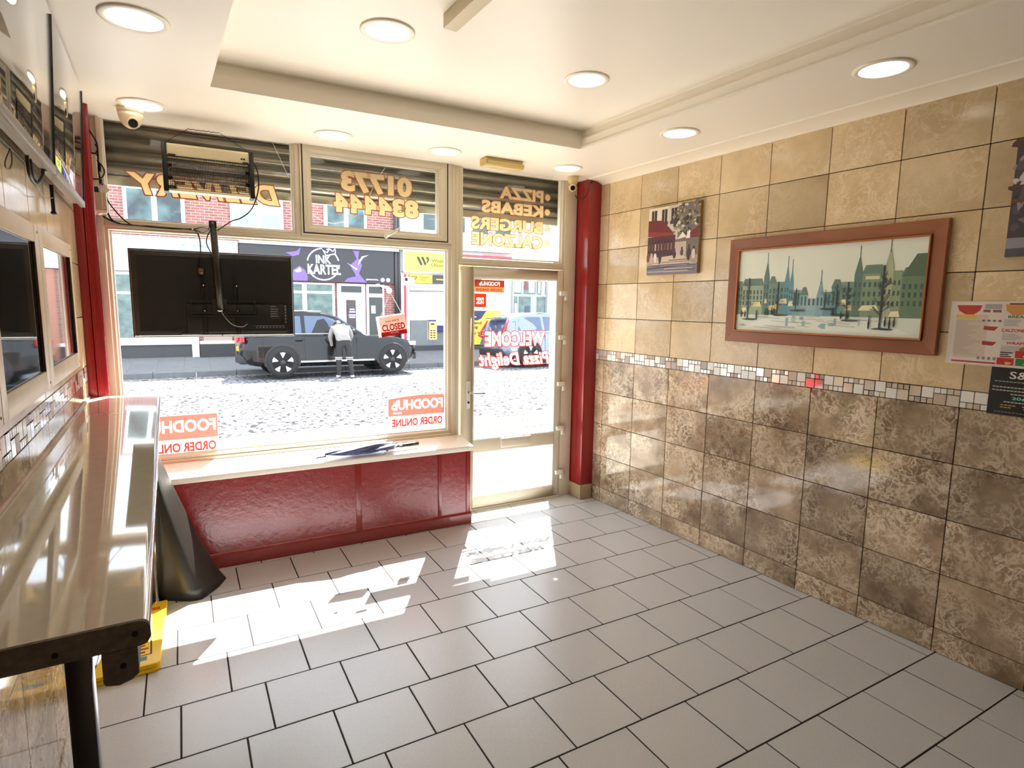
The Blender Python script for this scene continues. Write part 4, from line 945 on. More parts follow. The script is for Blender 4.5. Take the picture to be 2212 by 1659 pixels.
mb = MB(); mb.tube([c-dv*0.02, c+dv*0.052, c+dv*0.056], [0.024, 0.026, 0.024], 20); mb.build('body', m_oc, o)
mb = MB(); mb.tube([c+dv*0.054, c+dv*0.0575], 0.018, 18); mb.build('lens', MATS['lens_black'], o)
cable('camera_lead', [(-0.215, -0.15, 2.36), (-0.195, -0.16, 2.33), (-0.16, -0.192, 2.34), (-0.125, -0.195, 2.40), (-0.118, -0.195, 2.445), (-0.09, -0.194, 2.46)], 0.003, 'thin dark camera lead looped over the top of the red pillar')

# ================================================================== DOWNLIGHTS
m_led = M('downlight_diffuser', (1.0, 0.94, 0.82, 1), 0.4, emit=LAMP)
m_ring = M('downlight_ring', sr(246, 238, 220), 0.35)
def downlight(x, y, z, label):
    o = thing('downlight', label, 'downlight', (x, y, z-0.008), 'W', 'round ceiling downlights')
    mb = MB(); n = 40; pr = [(0.107, z-0.0004), (0.107, z-0.004), (0.103, z-0.007), (0.088, z-0.007), (0.085, z-0.005), (0.085, z-0.0004)]
    mb.lathe(pr, (x, y, 0), 'z', n); mb.f = [f for f in mb.f if len(f) <= 4]; mb.sm = mb.sm[:len(mb.f)]; mb.mi = mb.mi[:len(mb.f)]; mb.build('trim_ring', m_ring, o)
    mb = MB(); mb.lathe([(0.0855, z-0.0045), (0.0, z-0.0046)], (x, y, 0), 'z', n); mb.build('diffuser', m_led, o)
def F2W(u, d): v = FR['F'] @ Vector((u, d, 0)); return v.x, v.y
for (u, d, lb) in ((-2.938, -0.384, 'round downlight beside the dome camera'), (-2.017, -0.341, 'round downlight above the opening light'), (-1.341, -0.345, 'round downlight left of the emergency lamp'), (-0.447, -0.380, 'round downlight over the door corner')):
    downlight(*F2W(u, d), ZS, lb)
for (x, y, z, lb) in ((-0.455, -1.383, ZS, 'round downlight by the coving above the small canvas'), (-0.453, -2.435, ZS, 'round downlight by the coving above the large framed painting'),
                      (-2.961, -1.286, ZS, 'large looking round downlight near the wall screens'), (-2.112, -1.406, ZT, 'round downlight in the raised ceiling beside the bulkhead'),
                      (-1.150, -1.442, ZT, 'round downlight in the raised ceiling towards the tiled wall'), (-0.455, -3.487, ZS, 'added round downlight by the coving, unseen behind the camera'),  # coving lamp here and all rows below: unseen, added to brighten the room
                      (-2.961, -2.33, ZS, 'added round downlight over the ledge end, out of view'), (-2.961, -3.38, ZS, 'added round downlight by the left wall, unseen behind the camera'),
                      (-2.40, -2.9, ZT, 'added round downlight in the raised ceiling behind the bulkhead, out of view'), (-1.150, -2.9, ZT, 'added round downlight in the raised ceiling further back, out of view'), (-1.150, -4.2, ZT, 'added rearmost round downlight in the raised ceiling, out of view')):
    downlight(x, y, z, lb)
el = thing('emergency_light', 'yellowed emergency lamp fixed to the ceiling above the door', 'emergency light', (-0.93, -0.35, 2.43), 'F')
m_ely = M('yellowed_diffuser', sr(240, 218, 150), .3, trans=.2)
mb = MB(); mb.box(-1.050, -0.795, -0.372, -0.300, 2.462, 2.4815); mb.build('base', M('emergency_base', sr(220, 196, 130), .4), el, bevel=0.003)
mb = MB(); mb.prism([(-0.382, 2.462), (-0.382, 2.442), (-0.366, 2.428), (-0.306, 2.428), (-0.290, 2.442), (-0.290, 2.462)], 'x', -1.065, -0.785); mb.build('diffuser', m_ely, el, bevel=0.004)
mb = MB(); mb.box(-1.070, -1.055, -0.386, -0.286, 2.436, 2.478); mb.build('end_cap', M('emergency_cap', sr(200, 172, 104), .4), el, bevel=0.003)

# ================================================================== LEFT WALL: glazed frames, screens, loose leads
m_wood = M('limed_wood', sr(206, 184, 150), 0.4, mottle=(7, sr(192, 168, 132), .2))
m_ret = M('dark_brown_return', sr(70, 46, 26), 0.5)
m_mirror = M('dusty_mirror', sr(196, 200, 204), 0.035, metal=1.0)
def panel(y0, y1, label, s0=0.07, s1=0.07):
    o = thing('framed_mirror', label, 'mirror', (0.02, (y0+y1)/2, 1.24), 'L', 'wooden framed mirrors on the left wall')
    mb = MB(); mb.box(0.0105, 0.018, y0+s0*0.5, y1-s1*0.5, 1.27, 1.745); mb.build('mirror_glass', m_mirror, o)
    for (a, b, c, d) in ((y0, y0+s0, 1.2405, 1.770), (y1-s1, y1, 1.2405, 1.770)):
        mb = MB(); mb.box(0.0185, 0.027, a, b, c, d); mb.build('stile', m_wood, o, bevel=0.002)
    for (c, d) in ((1.2405, 1.304), (1.714, 1.770)):
        mb = MB(); mb.box(0.0187, 0.0264, y0+s0, y1-s1, c, d); mb.build('rail', m_wood, o, bevel=0.002)
    mb = MB(); mb.box(0.019, 0.0260, y1-s1-0.002, y1-s1+0.0005, 1.304, 1.714); mb.build('inner_return', m_ret, o)
    for z in (1.262, 1.748):
        mb = MB(); mb.lathe([(0.004, 0.0280), (0.004, 0.027)], (0, y1-0.02, z), 'x', 8); mb.build('screw_hole', m_seal, o)
    return o
panel(-1.318, -0.548, 'wooden framed mirror nearest the red pillar', 0.068, 0.05)
panel(-2.005, -1.322, 'wooden framed mirror in the middle of the left wall', 0.055, 0.068)
panel(-2.700, -2.010, 'wooden framed mirror at the near end of the left wall', 0.07, 0.055)
m_scr = M('glossy_menu_screen', sr(46, 46, 44), 0.03, coat=1.0, spec=1.0)
m_sbez = M('silver_bezel', sr(150, 144, 136), 0.4, metal=.3)
def screen(y0, y1, label):
    o = thing('menu_screen', label, 'screen', (0.08, (y0+y1)/2, 1.94), 'L', 'menu screens high on the left wall')
    A, B = Vector((0.080, 0, 1.956)), Vector((0.104, 0, 2.446)); t = (B-A).normalized(); n = Vector((t.z, 0, -t.x))
    def q(y, s_, h): p_ = A+t*s_+n*h; return (p_.x, y, p_.z)
    H = (B-A).length
    def bx(name, ya, yb, s0, s1, h0, h1, mat):
        mb = MB(); mb.add([q(y, s_, h) for y in (ya, yb) for s_ in (s0, s1) for h in (h0, h1)], [(0, 1, 3, 2), (4, 6, 7, 5), (0, 4, 5, 1), (2, 3, 7, 6), (0, 2, 6, 4), (1, 5, 7, 3)]); return mb.build(name, mat, o, bevel=0.0015)
    bx('screen_glass', y0+0.003, y1-0.003, 0.014, H, -0.012, 0.0, m_scr)
    bx('bottom_bezel', y0+0.003, y1-0.003, -0.012, 0.0135, -0.014, 0.003, m_sbez)
    bx('back_shell', y0+0.02, y1-0.02, 0.0, H-0.03, -0.042, -0.0125, m_sbez)
    bx('edge_trim', y1-0.0028, y1, -0.01, H, -0.014, 0.001, m_black)
    mb = MB(); mb.box(0.011, 0.050, (y0+y1)/2-0.1, (y0+y1)/2+0.1, 2.10, 2.30); mb.build('wall_mount', m_black2, o)
screen(-1.262, -0.452, 'dark glossy menu screen nearest the shop window')
screen(-2.080, -1.266, 'dark glossy menu screen nearer the camera')
cable('hanging_lead', [(0.05, -1.555, 1.945), (0.05, -1.551, 1.92), (0.05, -1.540, 1.896), (0.05, -1.50, 1.884), (0.05, -1.442, 1.884), (0.05, -1.37, 1.905), (0.05, -1.307, 1.931), (0.05, -1.287, 1.953)], 0.005, 'thick black lead looping below the join of the two screens', frame='L')
cable('hanging_lead', [(0.045, -1.47, 1.95), (0.045, -1.45, 1.915), (0.045, -1.42, 1.90), (0.045, -1.38, 1.89)], 0.004, 'second black lead inside the loop below the screens', frame='L')
cable('thin_lead', [(0.03, -1.653, 1.938), (0.03, -1.725, 1.896), (0.03, -1.734, 1.877), (0.03, -1.69, 1.879), (0.03, -1.645, 1.906), (0.03, -1.646, 1.935)], 0.0018, 'thin brown lead in a small loop under the nearer screen', M('brown_lead', sr(110, 90, 70), .6), 'L')
cable('thin_lead', [(0.045, -1.41, 1.885), (0.035, -1.296, 1.885), (0.035, -1.196, 1.880), (0.035, -1.114, 1.887), (0.035, -1.0, 1.905), (0.035, -0.846, 1.930)], 0.002, 'thin grey lead trailing along the tiles to the dangling strap', M('grey_lead', sr(140, 130, 116), .6), 'L')
mb = MB(); mb.box(0.028, 0.040, -1.010, -0.990, 1.852, 1.950); mb.box(0.026, 0.043, -1.016, -0.984, 1.846, 1.854)
solo(mb, 'dangling_strap', m_black, 'short black strap dangling below the farther screen', 'strap', 'L', bevel=0.002)
mb = MB(); mb.tube([(0.016, -2.1+0.1*k, 1.9585) for k in range(19)], 0.0035, 6); solo(mb, 'surface_lead', m_cable, 'thin black lead run along the tile joint under the screens', 'cable', 'L')

# ================================================================== PICTURES AND POSTERS ON THE RIGHT WALL
class Print:
    """flat printed picture: coloured polygons a hair apart, one mesh with several inks"""
    def __init__(s, yl, yr, z0, z1, x): s.yl, s.yr, s.z0, s.z1, s.x = yl, yr, z0, z1, x; s.mb = MB(); s.cols = []; s.mats = []; s.h = 0
    def p(s, a, b): return (s.x-s.h, s.yl+(s.yr-s.yl)*a, s.z0+(s.z1-s.z0)*b)
    def ink(s, col):
        if col not in s.cols:
            s.cols.append(col); s.mats.append(M('ink_%02x%02x%02x' % col, sr(*col), 0.45))
        s.mb.cur = s.cols.index(col); s.h += 0.000012
    def poly(s, col, pts):
        s.ink(col); s.mb.add([s.p(*q) for q in pts], [tuple(range(len(pts)))])
    def rect(s, col, a0, a1, b0, b1): s.poly(col, [(a0, b0), (a1, b0), (a1, b1), (a0, b1)])
    def line(s, col, a0, b0, a1, b1, w):
        asp = (s.z1-s.z0)/abs(s.yr-s.yl); dx, dy = (a1-a0), (b1-b0)*asp; L = math.hypot(dx, dy) or 1; nx, ny = -dy/L*w/2, dx/L*w/2/asp
        s.poly(col, [(a0-nx, b0-ny), (a0+nx, b0+ny), (a1+nx, b1+ny), (a1-nx, b1-ny)])
    def blob(s, col, a, b, ra, rb, n=12, jag=0.0, rnd=random):
        s.poly(col, [(a+ra*math.cos(2*math.pi*k/n)*(1+rnd.uniform(-jag, jag)), b+rb*math.sin(2*math.pi*k/n)*(1+rnd.uniform(-jag, jag))) for k in range(n)])
    def text(s, col, body, a0, a1, b0, b1, off=0.02, shear=0):
        s.ink(col); lettering(body, lambda a, b, h: tuple(Vector(s.p(a, b))-Vector((h, 0, 0))), (a0, a1, b0, b1), 0.00001, off, shear, mb=s.mb)
    def build(s, parent, name='print'): return s.mb.build(name, s.mats, parent)
rnd = random.Random(11)

# large framed street painting -------------------------------------------------
fp = thing('framed_painting', 'large brown framed painting of a wide pale green city street', 'painting', (-0.03, -1.98, 1.342))
YL, YR, Z0, Z1 = -1.424, -2.548, 1.344, 1.936
m_frame = M('walnut_frame', sr(158, 98, 60), 0.36, mottle=(3, sr(136, 80, 48), .25))
def fp_ring(y0, y1, z0, z1, pr, name, mat):
    mb = MB(); mb.ring(y0, y1, z0, z1, pr, plane='x'); return mb.build(name, mat, fp)
fp_ring(YR, YL, Z0, Z1, [(0, -0.010), (0, -0.030), (0.004, -0.034), (0.060, -0.030), (0.063, -0.027), (0.063, -0.010)], 'frame', m_frame)
fp_ring(YR+0.063, YL-0.063, Z0+0.063, Z1-0.063, [(0, -0.012), (0, -0.040), (0.006, -0.040), (0.008, -0.034), (0.008, -0.012)], 'inner_slip', M('gilt_slip', sr(176, 104, 52), .35, metal=.3))
mb = MB(); mb.box(-0.026, -0.012, YR+0.066, YL-0.066, Z0+0.066, Z1-0.066); mb.build('canvas', M('painting_ground', sr(206, 214, 192), .5), fp)
P = Print(YL-0.071, YR+0.071, Z0+0.071, Z1-0.071, -0.0262)
P.rect((232, 238, 222), 0, 1, 0, 1)
P.rect((222, 232, 218), 0, 1, 0, 0.30); P.poly((236, 240, 228), [(0, 0), (1, 0), (0.60, 0.34), (0.42, 0.34)])
for k in range(26):                                                       # wet street streaks
    a = rnd.uniform(0.32, 0.72); b = rnd.uniform(0.05, 0.3); P.rect(rnd.choice([(170, 196, 192), (190, 206, 196), (150, 184, 188)]), a, a+rnd.uniform(.01, .03), b, b+rnd.uniform(.03, .10))
def building(a0, a1, b1, col, roof=None, win=(70, 96, 88)):
    P.rect(col, a0, a1, 0.20, b1)
    if roof == 'mans': P.poly((104, 132, 116), [(a0-.004, b1), (a1+.004, b1), (a1-.012, b1+.09), (a0+.012, b1+.09)])
    if roof == 'spire': P.poly(col, [(a0, b1), (a1, b1), ((a0+a1)/2, b1+.20)]); P.line((60, 80, 84), (a0+a1)/2, b1+.15, (a0+a1)/2, b1+.30, .003)
    n = max(2, int((a1-a0)/0.022))
    for r in range(3):
        for k in range(n):
            x = a0+(k+.25)*(a1-a0)/n; y = 0.32+(b1-0.36)*r/3
            if y+.04 < b1: P.rect(win, x, x+(a1-a0)/n*.45, y, y+.05)
for a0, a1, b1, col, rf in ((-0.0, .03, .62, (120, 146, 124), None), (.03, .17, .56, (156, 178, 150), 'mans'), (.17, .205, .66, (96, 128, 118), 'spire'), (.205, .25, .58, (124, 152, 138), 'mans'), (.25, .30, .60, (112, 146, 140), None),
                             (.30, .33, .60, (100, 150, 160), 'spire'), (.33, .355, .56, (108, 156, 164), 'spire'), (.355, .40, .50, (126, 168, 172), None), (.40, .44, .44, (140, 178, 180), 'mans'), (.44, .49, .40, (150, 186, 188), None),
                             (.49, .53, .42, (134, 174, 180), 'spire'), (.53, .57, .47, (110, 156, 166), None), (.57, .62, .52, (104, 148, 150), 'mans'), (.62, .68, .58, (124, 154, 138), None), (.68, .72, .66, (96, 126, 112), 'spire'),
                             (.72, .82, .66, (128, 154, 124), 'mans'), (.82, .86, .72, (180, 186, 152), 'spire'), (.86, .90, .68, (140, 160, 126), None), (.90, 1.0, .62, (108, 134, 104), 'mans')):
    building(a0, a1, b1, col, rf)
P.poly((88, 112, 88), [(.90, .62), (1, .62), (1, .84), (.955, .84)])
P.rect((220, 214, 176), .735, .80, .60, .635)
for a, b, w_ in ((.03, .23, .04), (.09, .30, .075), (.21, .26, .03), (.235, .27, .03), (.275, .34, .05), (.33, .31, .03), (.62, .33, .03), (.645, .27, .035), (.71, .27, .10), (.855, .21, .05), (.18, .34, .02)):
    P.poly(rnd.choice([(240, 224, 160), (246, 236, 190), (232, 208, 140)]), [(a, b), (a+w_, b), (a+w_*.85, b+.06), (a+w_*.2, b+.055)])
def tree(a, b, h, w_):
    P.line((52, 60, 56), a, b, a, b+h, w_)
    for k in range(16):
        t = rnd.uniform(.25, 1); s_ = rnd.choice((-1, 1)); l = rnd.uniform(.01, .045)*(1.2-t*.5)
        P.line((70, 82, 74), a, b+h*t*.8, a+s_*l, b+h*(t*.8+.14), w_*.35)
        P.line((84, 96, 86), a+s_*l*.6, b+h*(t*.8+.08), a+s_*l*1.3, b+h*(t*.8+.10), w_*.25)
    P.blob((60, 74, 68), a+.02, b, .05, .012, 10, .2, rnd)
for t in ((.075, .14, .52, .006), (.265, .20, .40, .005), (.375, .26, .26, .004), (.60, .22, .34, .004), (.655, .16, .42, .005), (.82, .08, .66, .009), (.54, .28, .22, .003)): tree(*t)
for a, b, h in ((.035, .16, .09), (.06, .16, .08), (.138, .14, .11), (.195, .19, .08), (.21, .19, .08), (.235, .20, .08), (.25, .20, .08), (.585, .21, .08), (.63, .17, .08), (.665, .17, .08), (.77, .07, .14), (.845, .10, .10), (.865, .08, .12), (.885, .10, .10)):
    P.blob((38, 44, 44), a, b+h*.45, .005, h*.45, 8); P.blob((38, 44, 44), a, b+h*.95, .003, .016, 8)
for k in range(20): b = rnd.uniform(.02, .2); a = rnd.uniform(0, .8); P.line((150, 166, 156), a, b, a+rnd.uniform(.05, .2), b-.01, .002)
for k in range(4): P.line((60, 66, 66), .035+.008*k, .05+.012*(k % 2), .040+.008*k, .085-.01*(k % 2), .0022)
P.build(fp)

# small canvases ------------------------------------------------------------------
def canvas(yl, yr, z0, z1, label, seed):
    o = thing('canvas_picture', label, 'picture', (-0.02, (yl+yr)/2, z0), 'W', 'unframed canvases on the tiled wall')
    mb = MB(); mb.box(-0.034, -0.0105, yr, yl, z0, z1); mb.build('stretcher', M('canvas_edge', sr(150, 116, 56), .6), o, bevel=0.0015, seg=1)
    return o, Print(yl-0.0015, yr+0.0015, z0+0.0015, z1-0.0015, -0.0341), random.Random(seed)
o, P, rnd = canvas(-0.740, -1.186, 1.755, 2.199, 'small canvas of a street cafe with a red awning', 3)
P.rect((120, 108, 104), 0, 1, 0, 1)
P.rect((226, 216, 194), 0, .52, .55, 1); P.rect((206, 196, 176), .40, .60, .5, 1)
for a in (.06, .27, .46): P.rect((60, 54, 56), a, a+.11, .78, .96); P.rect((200, 190, 170), a+.05, a+.06, .78, .96); P.rect((70, 64, 66), a-.02, a+.13, .73, .78)
for k in range(90): P.blob(rnd.choice([(84, 78, 62), (110, 104, 84), (64, 58, 54), (150, 142, 116), (206, 200, 184)]), rnd.uniform(.52, 1), rnd.uniform(.52, 1), rnd.uniform(.015, .05), rnd.uniform(.015, .04), 7, .4, rnd)
P.poly((112, 40, 44), [(.0, .62), (.0, .82), (.30, .80), (.52, .60)]); P.poly((140, 50, 48), [(.0, .58), (.0, .66), (.52, .60), (.52, .54)])
P.rect((84, 44, 42), 0, .56, .24, .57)
for k in range(8): P.rect((52, 34, 36), .02+.065*k, .055+.065*k, .28, .52); P.rect(rnd.choice([(226, 206, 176), (120, 80, 70), (160, 120, 96)]), .025+.065*k, .045+.065*k, .36, .46)
P.rect((190, 176, 160), .56, .78, .26, .46); P.poly((232, 226, 214), [(.60, .50), (.78, .52), (.70, .60)]); P.poly((238, 234, 224), [(.76, .50), (.95, .50), (.82, .62)]); P.poly((120, 48, 52), [(.84, .58), (1, .66), (1, .50), (.84, .50)])
P.rect((170, 150, 132), 0, 1, .14, .26); P.poly((206, 188, 164), [(.1, .15), (.9, .15), (.7, .28), (.3, .26)])
P.rect((118, 116, 130), 0, 1, 0, .13); P.poly((60, 52, 66), [(0, .08), (1, .13), (1, .145), (0, .095)])
for k in range(14): P.rect(rnd.choice([(196, 180, 170), (150, 140, 150), (96, 84, 90)]), rnd.uniform(0, .8), rnd.uniform(.8, 1), *(lambda b: (b, b+.012))(rnd.uniform(.02, .2)))
for a, b, h, c in ((.27, .14, .28, (54, 44, 52)), (.09, .16, .20, (190, 170, 160)), (.17, .17, .18, (226, 214, 204)), (.83, .18, .22, (58, 46, 54)), (.92, .19, .18, (216, 198, 190)), (.02, .18, .18, (120, 60, 60)), (.56, .22, .14, (60, 46, 50)), (.70, .25, .12, (90, 70, 66))):
    P.blob(c, a, b+h*.45, .032, h*.42, 9, .15, rnd); P.blob((70, 54, 50), a, b+h*.95, .018, .022, 8)
P.build(o)
o, P, rnd = canvas(-2.752, -3.20, 1.757, 2.212, 'dark canvas picture cut off at the right edge of the view', 5)
P.rect((70, 66, 74), 0, 1, 0, 1)
for k in range(120): P.blob(rnd.choice([(54, 48, 54), (92, 84, 90), (120, 108, 106), (150, 140, 140), (200, 194, 190), (84, 60, 56)]), rnd.uniform(0, 1), rnd.uniform(.25, 1), rnd.uniform(.02, .06), rnd.uniform(.02, .07), 7, .4, rnd)
P.rect((150, 146, 150), 0, 1, .06, .16); P.rect((86, 84, 96), 0, 1, 0, .07); P.rect((110, 70, 60), 0, 1, .46, .49)
P.build(o)

# laminated menu and black poster ---------------------------------------------------
mn = thing('menu_poster', 'laminated takeaway menu with red and green meal boxes', 'poster', (-0.012, -2.80, 1.318))
mb = MB(); mb.box(-0.0112, -0.0105, -3.012, -2.580, 1.316, 1.583); mb.build('laminate', M('laminate_film', sr(226, 216, 204), .12), mn)
P = Print(-2.594, -3.006, 1.321, 1.579, -0.0113); rnd = random.Random(2)
P.rect((226, 214, 202), 0, 1, 0, 1); P.rect((214, 196, 178), .03, .30, .10, .80)
P.poly((190, 60, 48), [(.02, .95), (.24, .95), (.22, .86), (.17, .80), (.10, .80), (.04, .86)]); P.rect((232, 222, 214), .03, .23, .955, .985); P.rect((228, 190, 40), .02, .20, .74, .79)
P.rect((170, 166, 166), .26, .40, .89, .97); P.rect((150, 90, 80), .25, .31, .84, .88); P.rect((150, 90, 80), .33, .40, .84, .88)
for k in range(26): w_ = rnd.uniform(.10, .24); P.rect((176, 164, 152), .02, .02+w_, .70-.022*k, .707-.022*k)
for k in range(4): P.rect((120, 116, 112), .25+.045*k, .275+.045*k, .69, .72); P.rect((150, 142, 134), .24+.045*k, .265+.045*k, .08, .13)
for b in (.56, .32): P.poly((170, 60, 52), [(.27, b), (.36, b-.01), (.39, b+.05), (.27, b+.06)])
P.rect((180, 60, 60), .02, .40, .02, .045)
P.poly((214, 150, 84), [(.43, .97), (.64, .97), (.62, .86), (.56, .80), (.49, .80), (.44, .87)]); P.poly((120, 96, 62), [(.66, .97), (.90, .97), (.88, .86), (.80, .80), (.72, .82)]); P.rect((90, 50, 90), .46, .98, .965, .985)
P.text((60, 130, 60), 'BREAD', .46, .62, .755, .795); P.text((190, 40, 40), 'CALZONE', .42, .60, .54, .585); P.text((190, 40, 40), 'WRAPS', .47, .62, .345, .385)
P.blob((180, 96, 56), .68, .58, .06, .07, 14); P.blob((150, 120, 70), .61, .27, .035, .045, 12)
for b in (.72, .50, .31):
    for k in range(5): P.rect((182, 176, 176), .43, .43+rnd.uniform(.10, .16), b-.022*k, b-.022*k+.011)
    for k in range(4): P.rect((190, 186, 178), .66+.05*k, .685+.05*k, b-.09, b)
for k, wd in enumerate((.10, .07, .09)): P.rect((60, 60, 60), .43, .43+wd, .205-.03*k, .222-.03*k)
for (a, b, c) in ((.55, .14, (196, 44, 40)), (.70, .14, (44, 128, 60)), (.41, .02, (200, 44, 40)), (.56, .02, (44, 128, 60)), (.71, .02, (196, 50, 60))):
    P.rect(c, a, a+.135, b, b+.11); P.blob((220, 190, 110), a+.09, b+.03, .03, .02, 8, .3, rnd)
P.build(mn)
bp_ = thing('black_poster', 'black glossy takeaway poster with a pale monogram', 'poster', (-0.012, -2.85, 1.122))
mb = MB(); mb.box(-0.0122, -0.0114, -2.990, -2.750, 1.122, 1.3155); mb.build('card', M('black_gloss_card', sr(20, 22, 20), .12), bp_)
P = Print(-2.751, -2.989, 1.123, 1.3145, -0.0123); rnd = random.Random(4)
P.rect((20, 22, 20), 0, 1, 0, 1)
P.text((226, 220, 206), 'S&H', .26, .66, .78, .93, .01)
for b, a0, a1, c in ((.70, .06, .9, (150, 146, 138)), (.58, .04, .95, (196, 190, 178)), (.51, .04, .95, (196, 190, 178)), (.44, .30, .62, (196, 190, 178)), (.27, .22, .62, (196, 190, 178)), (.20, .18, .40, (190, 160, 80)), (.15, .18, .34, (190, 160, 80)), (.20, .48, .64, (196, 190, 178)), (.15, .50, .64, (196, 190, 178)), (.05, .1, .85, (120, 116, 110))):
    n = int((a1-a0)/.05)
    for k in range(n): P.rect(c, a0+k*(a1-a0)/n, a0+(k+.8)*(a1-a0)/n, b, b+.022)
P.text((120, 220, 210), '20£', .33, .52, .34, .40, .02)
P.build(bp_)

# ================================================================== STREET
def road_z(d):
    pts = [(3.9, -0.24), (8.0, -0.165), (12.5, -0.345)]
    for (a, za), (b, zb_) in zip(pts, pts[1:]):
        if d <= b: return za+(zb_-za)*(d-a)/(b-a)
    return pts[-1][1]
m_road = M('sunlit_asphalt', sr(48, 47, 51), 0.95, spec=0.05, mottle=(13, sr(156, 154, 156), (0.44, 0.52)))
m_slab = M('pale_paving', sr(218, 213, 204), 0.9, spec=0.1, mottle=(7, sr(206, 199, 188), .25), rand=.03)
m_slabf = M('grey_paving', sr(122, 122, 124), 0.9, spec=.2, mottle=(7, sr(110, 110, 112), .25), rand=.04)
m_joint = M('paving_joint', sr(120, 108, 90), 0.9)
mb = MB(); n = 12; ds = [3.9+(12.5-3.9)*k/n for k in range(n+1)]
for k in range(n):
    a, b = ds[k], ds[k+1]; mb.add([(-30, a, road_z(a)), (30, a, road_z(a)), (30, b, road_z(b)), (-30, b, road_z(b))], [(0, 1, 2, 3)], True)
tag(struct(mb, 'road', m_road, 'F'), 'pale sunlit asphalt road in front of the shop', None)
def pavement(name, u0, u1, d0, d1, zf, mat, pu, pd, sl, label, far):
    base = MB(); base.add([(-30, d0, zf(d0)-.004), (30, d0, zf(d0)-.004), (30, d1, zf(d1)-.004), (-30, d1, zf(d1)-.004)], [(0, 1, 2, 3)])
    b = struct(base, name, m_joint, 'F', label=label)
    me = None; k = 0; u = u0
    while u < u1:
        d = d0+0.0 if not k % 2 else d0-pd/2
        while d < d1-0.02:
            a, e = max(d, d0)+.004, min(d+pd, d1)-.004
            if e-a > 0.05:
                full = abs(e-a-pd+.008) < 1e-6
                dm = (a+e)/2; tilt = Matrix.Rotation(math.atan2(zf(e)-zf(a), e-a), 4, 'X')
                if full and me: o = bpy.data.objects.new('paving_slab', me); COL.objects.link(o)
                else:
                    s_ = MB(); s_.box(.004-pu/2, pu/2-.004, -(e-a)/2, (e-a)/2, -0.03, 0.0); o = s_.build('paving_slab', mat, bevel=0.004, seg=1)
                    if full: me = o.data
                o.parent = b; o.matrix_basis = Matrix.Translation((u+pu/2, dm, zf(dm)+random.uniform(-.0015, .0015))) @ tilt
            d += pd
        u += pu; k += 1
    return b
pavement('pavement', -3.71, 3.6, 0.30, 3.72, lambda d: -0.10-0.004*d, m_slab, 0.40, 0.43, 1, 'pale paved footway outside the shop door', False)
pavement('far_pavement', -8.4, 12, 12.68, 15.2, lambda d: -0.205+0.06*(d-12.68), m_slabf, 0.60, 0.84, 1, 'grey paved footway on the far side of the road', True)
m_kerb = M('kerb_stone', sr(200, 196, 188), .8, rand=.04)
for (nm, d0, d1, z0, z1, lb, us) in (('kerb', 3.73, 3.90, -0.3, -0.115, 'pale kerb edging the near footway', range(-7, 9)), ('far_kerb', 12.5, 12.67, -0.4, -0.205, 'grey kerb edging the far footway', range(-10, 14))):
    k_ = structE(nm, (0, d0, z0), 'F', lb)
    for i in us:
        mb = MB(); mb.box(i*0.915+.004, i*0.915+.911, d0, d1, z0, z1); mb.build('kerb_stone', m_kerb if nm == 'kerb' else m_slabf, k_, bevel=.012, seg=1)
mb = MB(); mb.add([(-30, 0.1, -.12), (30, .1, -.12), (30, .31, -.12), (-30, .31, -.12)], [(0, 1, 2, 3)]); struct(mb, 'doorstep', m_slab, 'F')
mb = MB(); mb.box(-1.1, -0.22, 0.06, 0.30, -0.12, -0.02); struct(mb, 'door_step', m_slab, 'F', label='worn step outside the shop door')

# ================================================================== HOUSES ACROSS THE ROAD
def brick_mat(name, c1, c2, mortar):
    m = bpy.data.materials.new(name); m.use_nodes = True; nt = m.node_tree; P_ = nt.nodes['Principled BSDF']; L = nt.links.new
    tc = node(nt, 'ShaderNodeTexCoord'); sx = node(nt, 'ShaderNodeSeparateXYZ'); cb = node(nt, 'ShaderNodeCombineXYZ')
    L(tc.outputs['Object'], sx.inputs[0]); L(sx.outputs['X'], cb.inputs['X']); L(sx.outputs['Z'], cb.inputs['Y'])
    br = node(nt, 'ShaderNodeTexBrick'); L(cb.outputs[0], br.inputs['Vector']); br.inputs['Scale'].default_value = 1.0
    br.inputs['Brick Width'].default_value = .225; br.inputs['Row Height'].default_value = .075; br.inputs['Mortar Size'].default_value = .006; br.inputs['Mortar Smooth'].default_value = .2
    br.inputs['Color1'].default_value = c1; br.inputs['Color2'].default_value = c2; br.inputs['Mortar'].default_value = mortar
    L(br.outputs['Color'], P_.inputs['Base Color']); P_.inputs['Roughness'].default_value = .85
    bp = node(nt, 'ShaderNodeBump'); bp.inputs['Strength'].default_value = .4; bp.inputs['Distance'].default_value = .01; bp.invert = True; L(br.outputs['Fac'], bp.inputs['Height']); L(bp.outputs[0], P_.inputs['Normal'])
    MATS[name] = m; return m
m_brickA = brick_mat('red_brick', sr(166, 106, 96), sr(134, 88, 84), sr(196, 180, 172))
m_rend = M('white_render', sr(236, 234, 230), .8)
m_shopw = M('white_shop_frame', sr(240, 242, 246), .4)
m_dark = M('dark_fascia', sr(52, 50, 54), .22)
m_pane = M('street_pane', sr(92, 108, 106), 0.05, mottle=(1.6, sr(60, 72, 76), .25))
m_pane2 = M('green_pane', sr(118, 138, 132), 0.06, mottle=(5, sr(80, 98, 94), .2))
DB = 15.2
def hbox(o, name, u0, u1, z0, z1, mat, out=0.0, thick=0.06, bevel=0.0):
    mb = MB(); mb.box(u0, u1, DB-out-thick, DB-out, z0, z1); return mb.build(name, mat, o, bevel=bevel, seg=1)
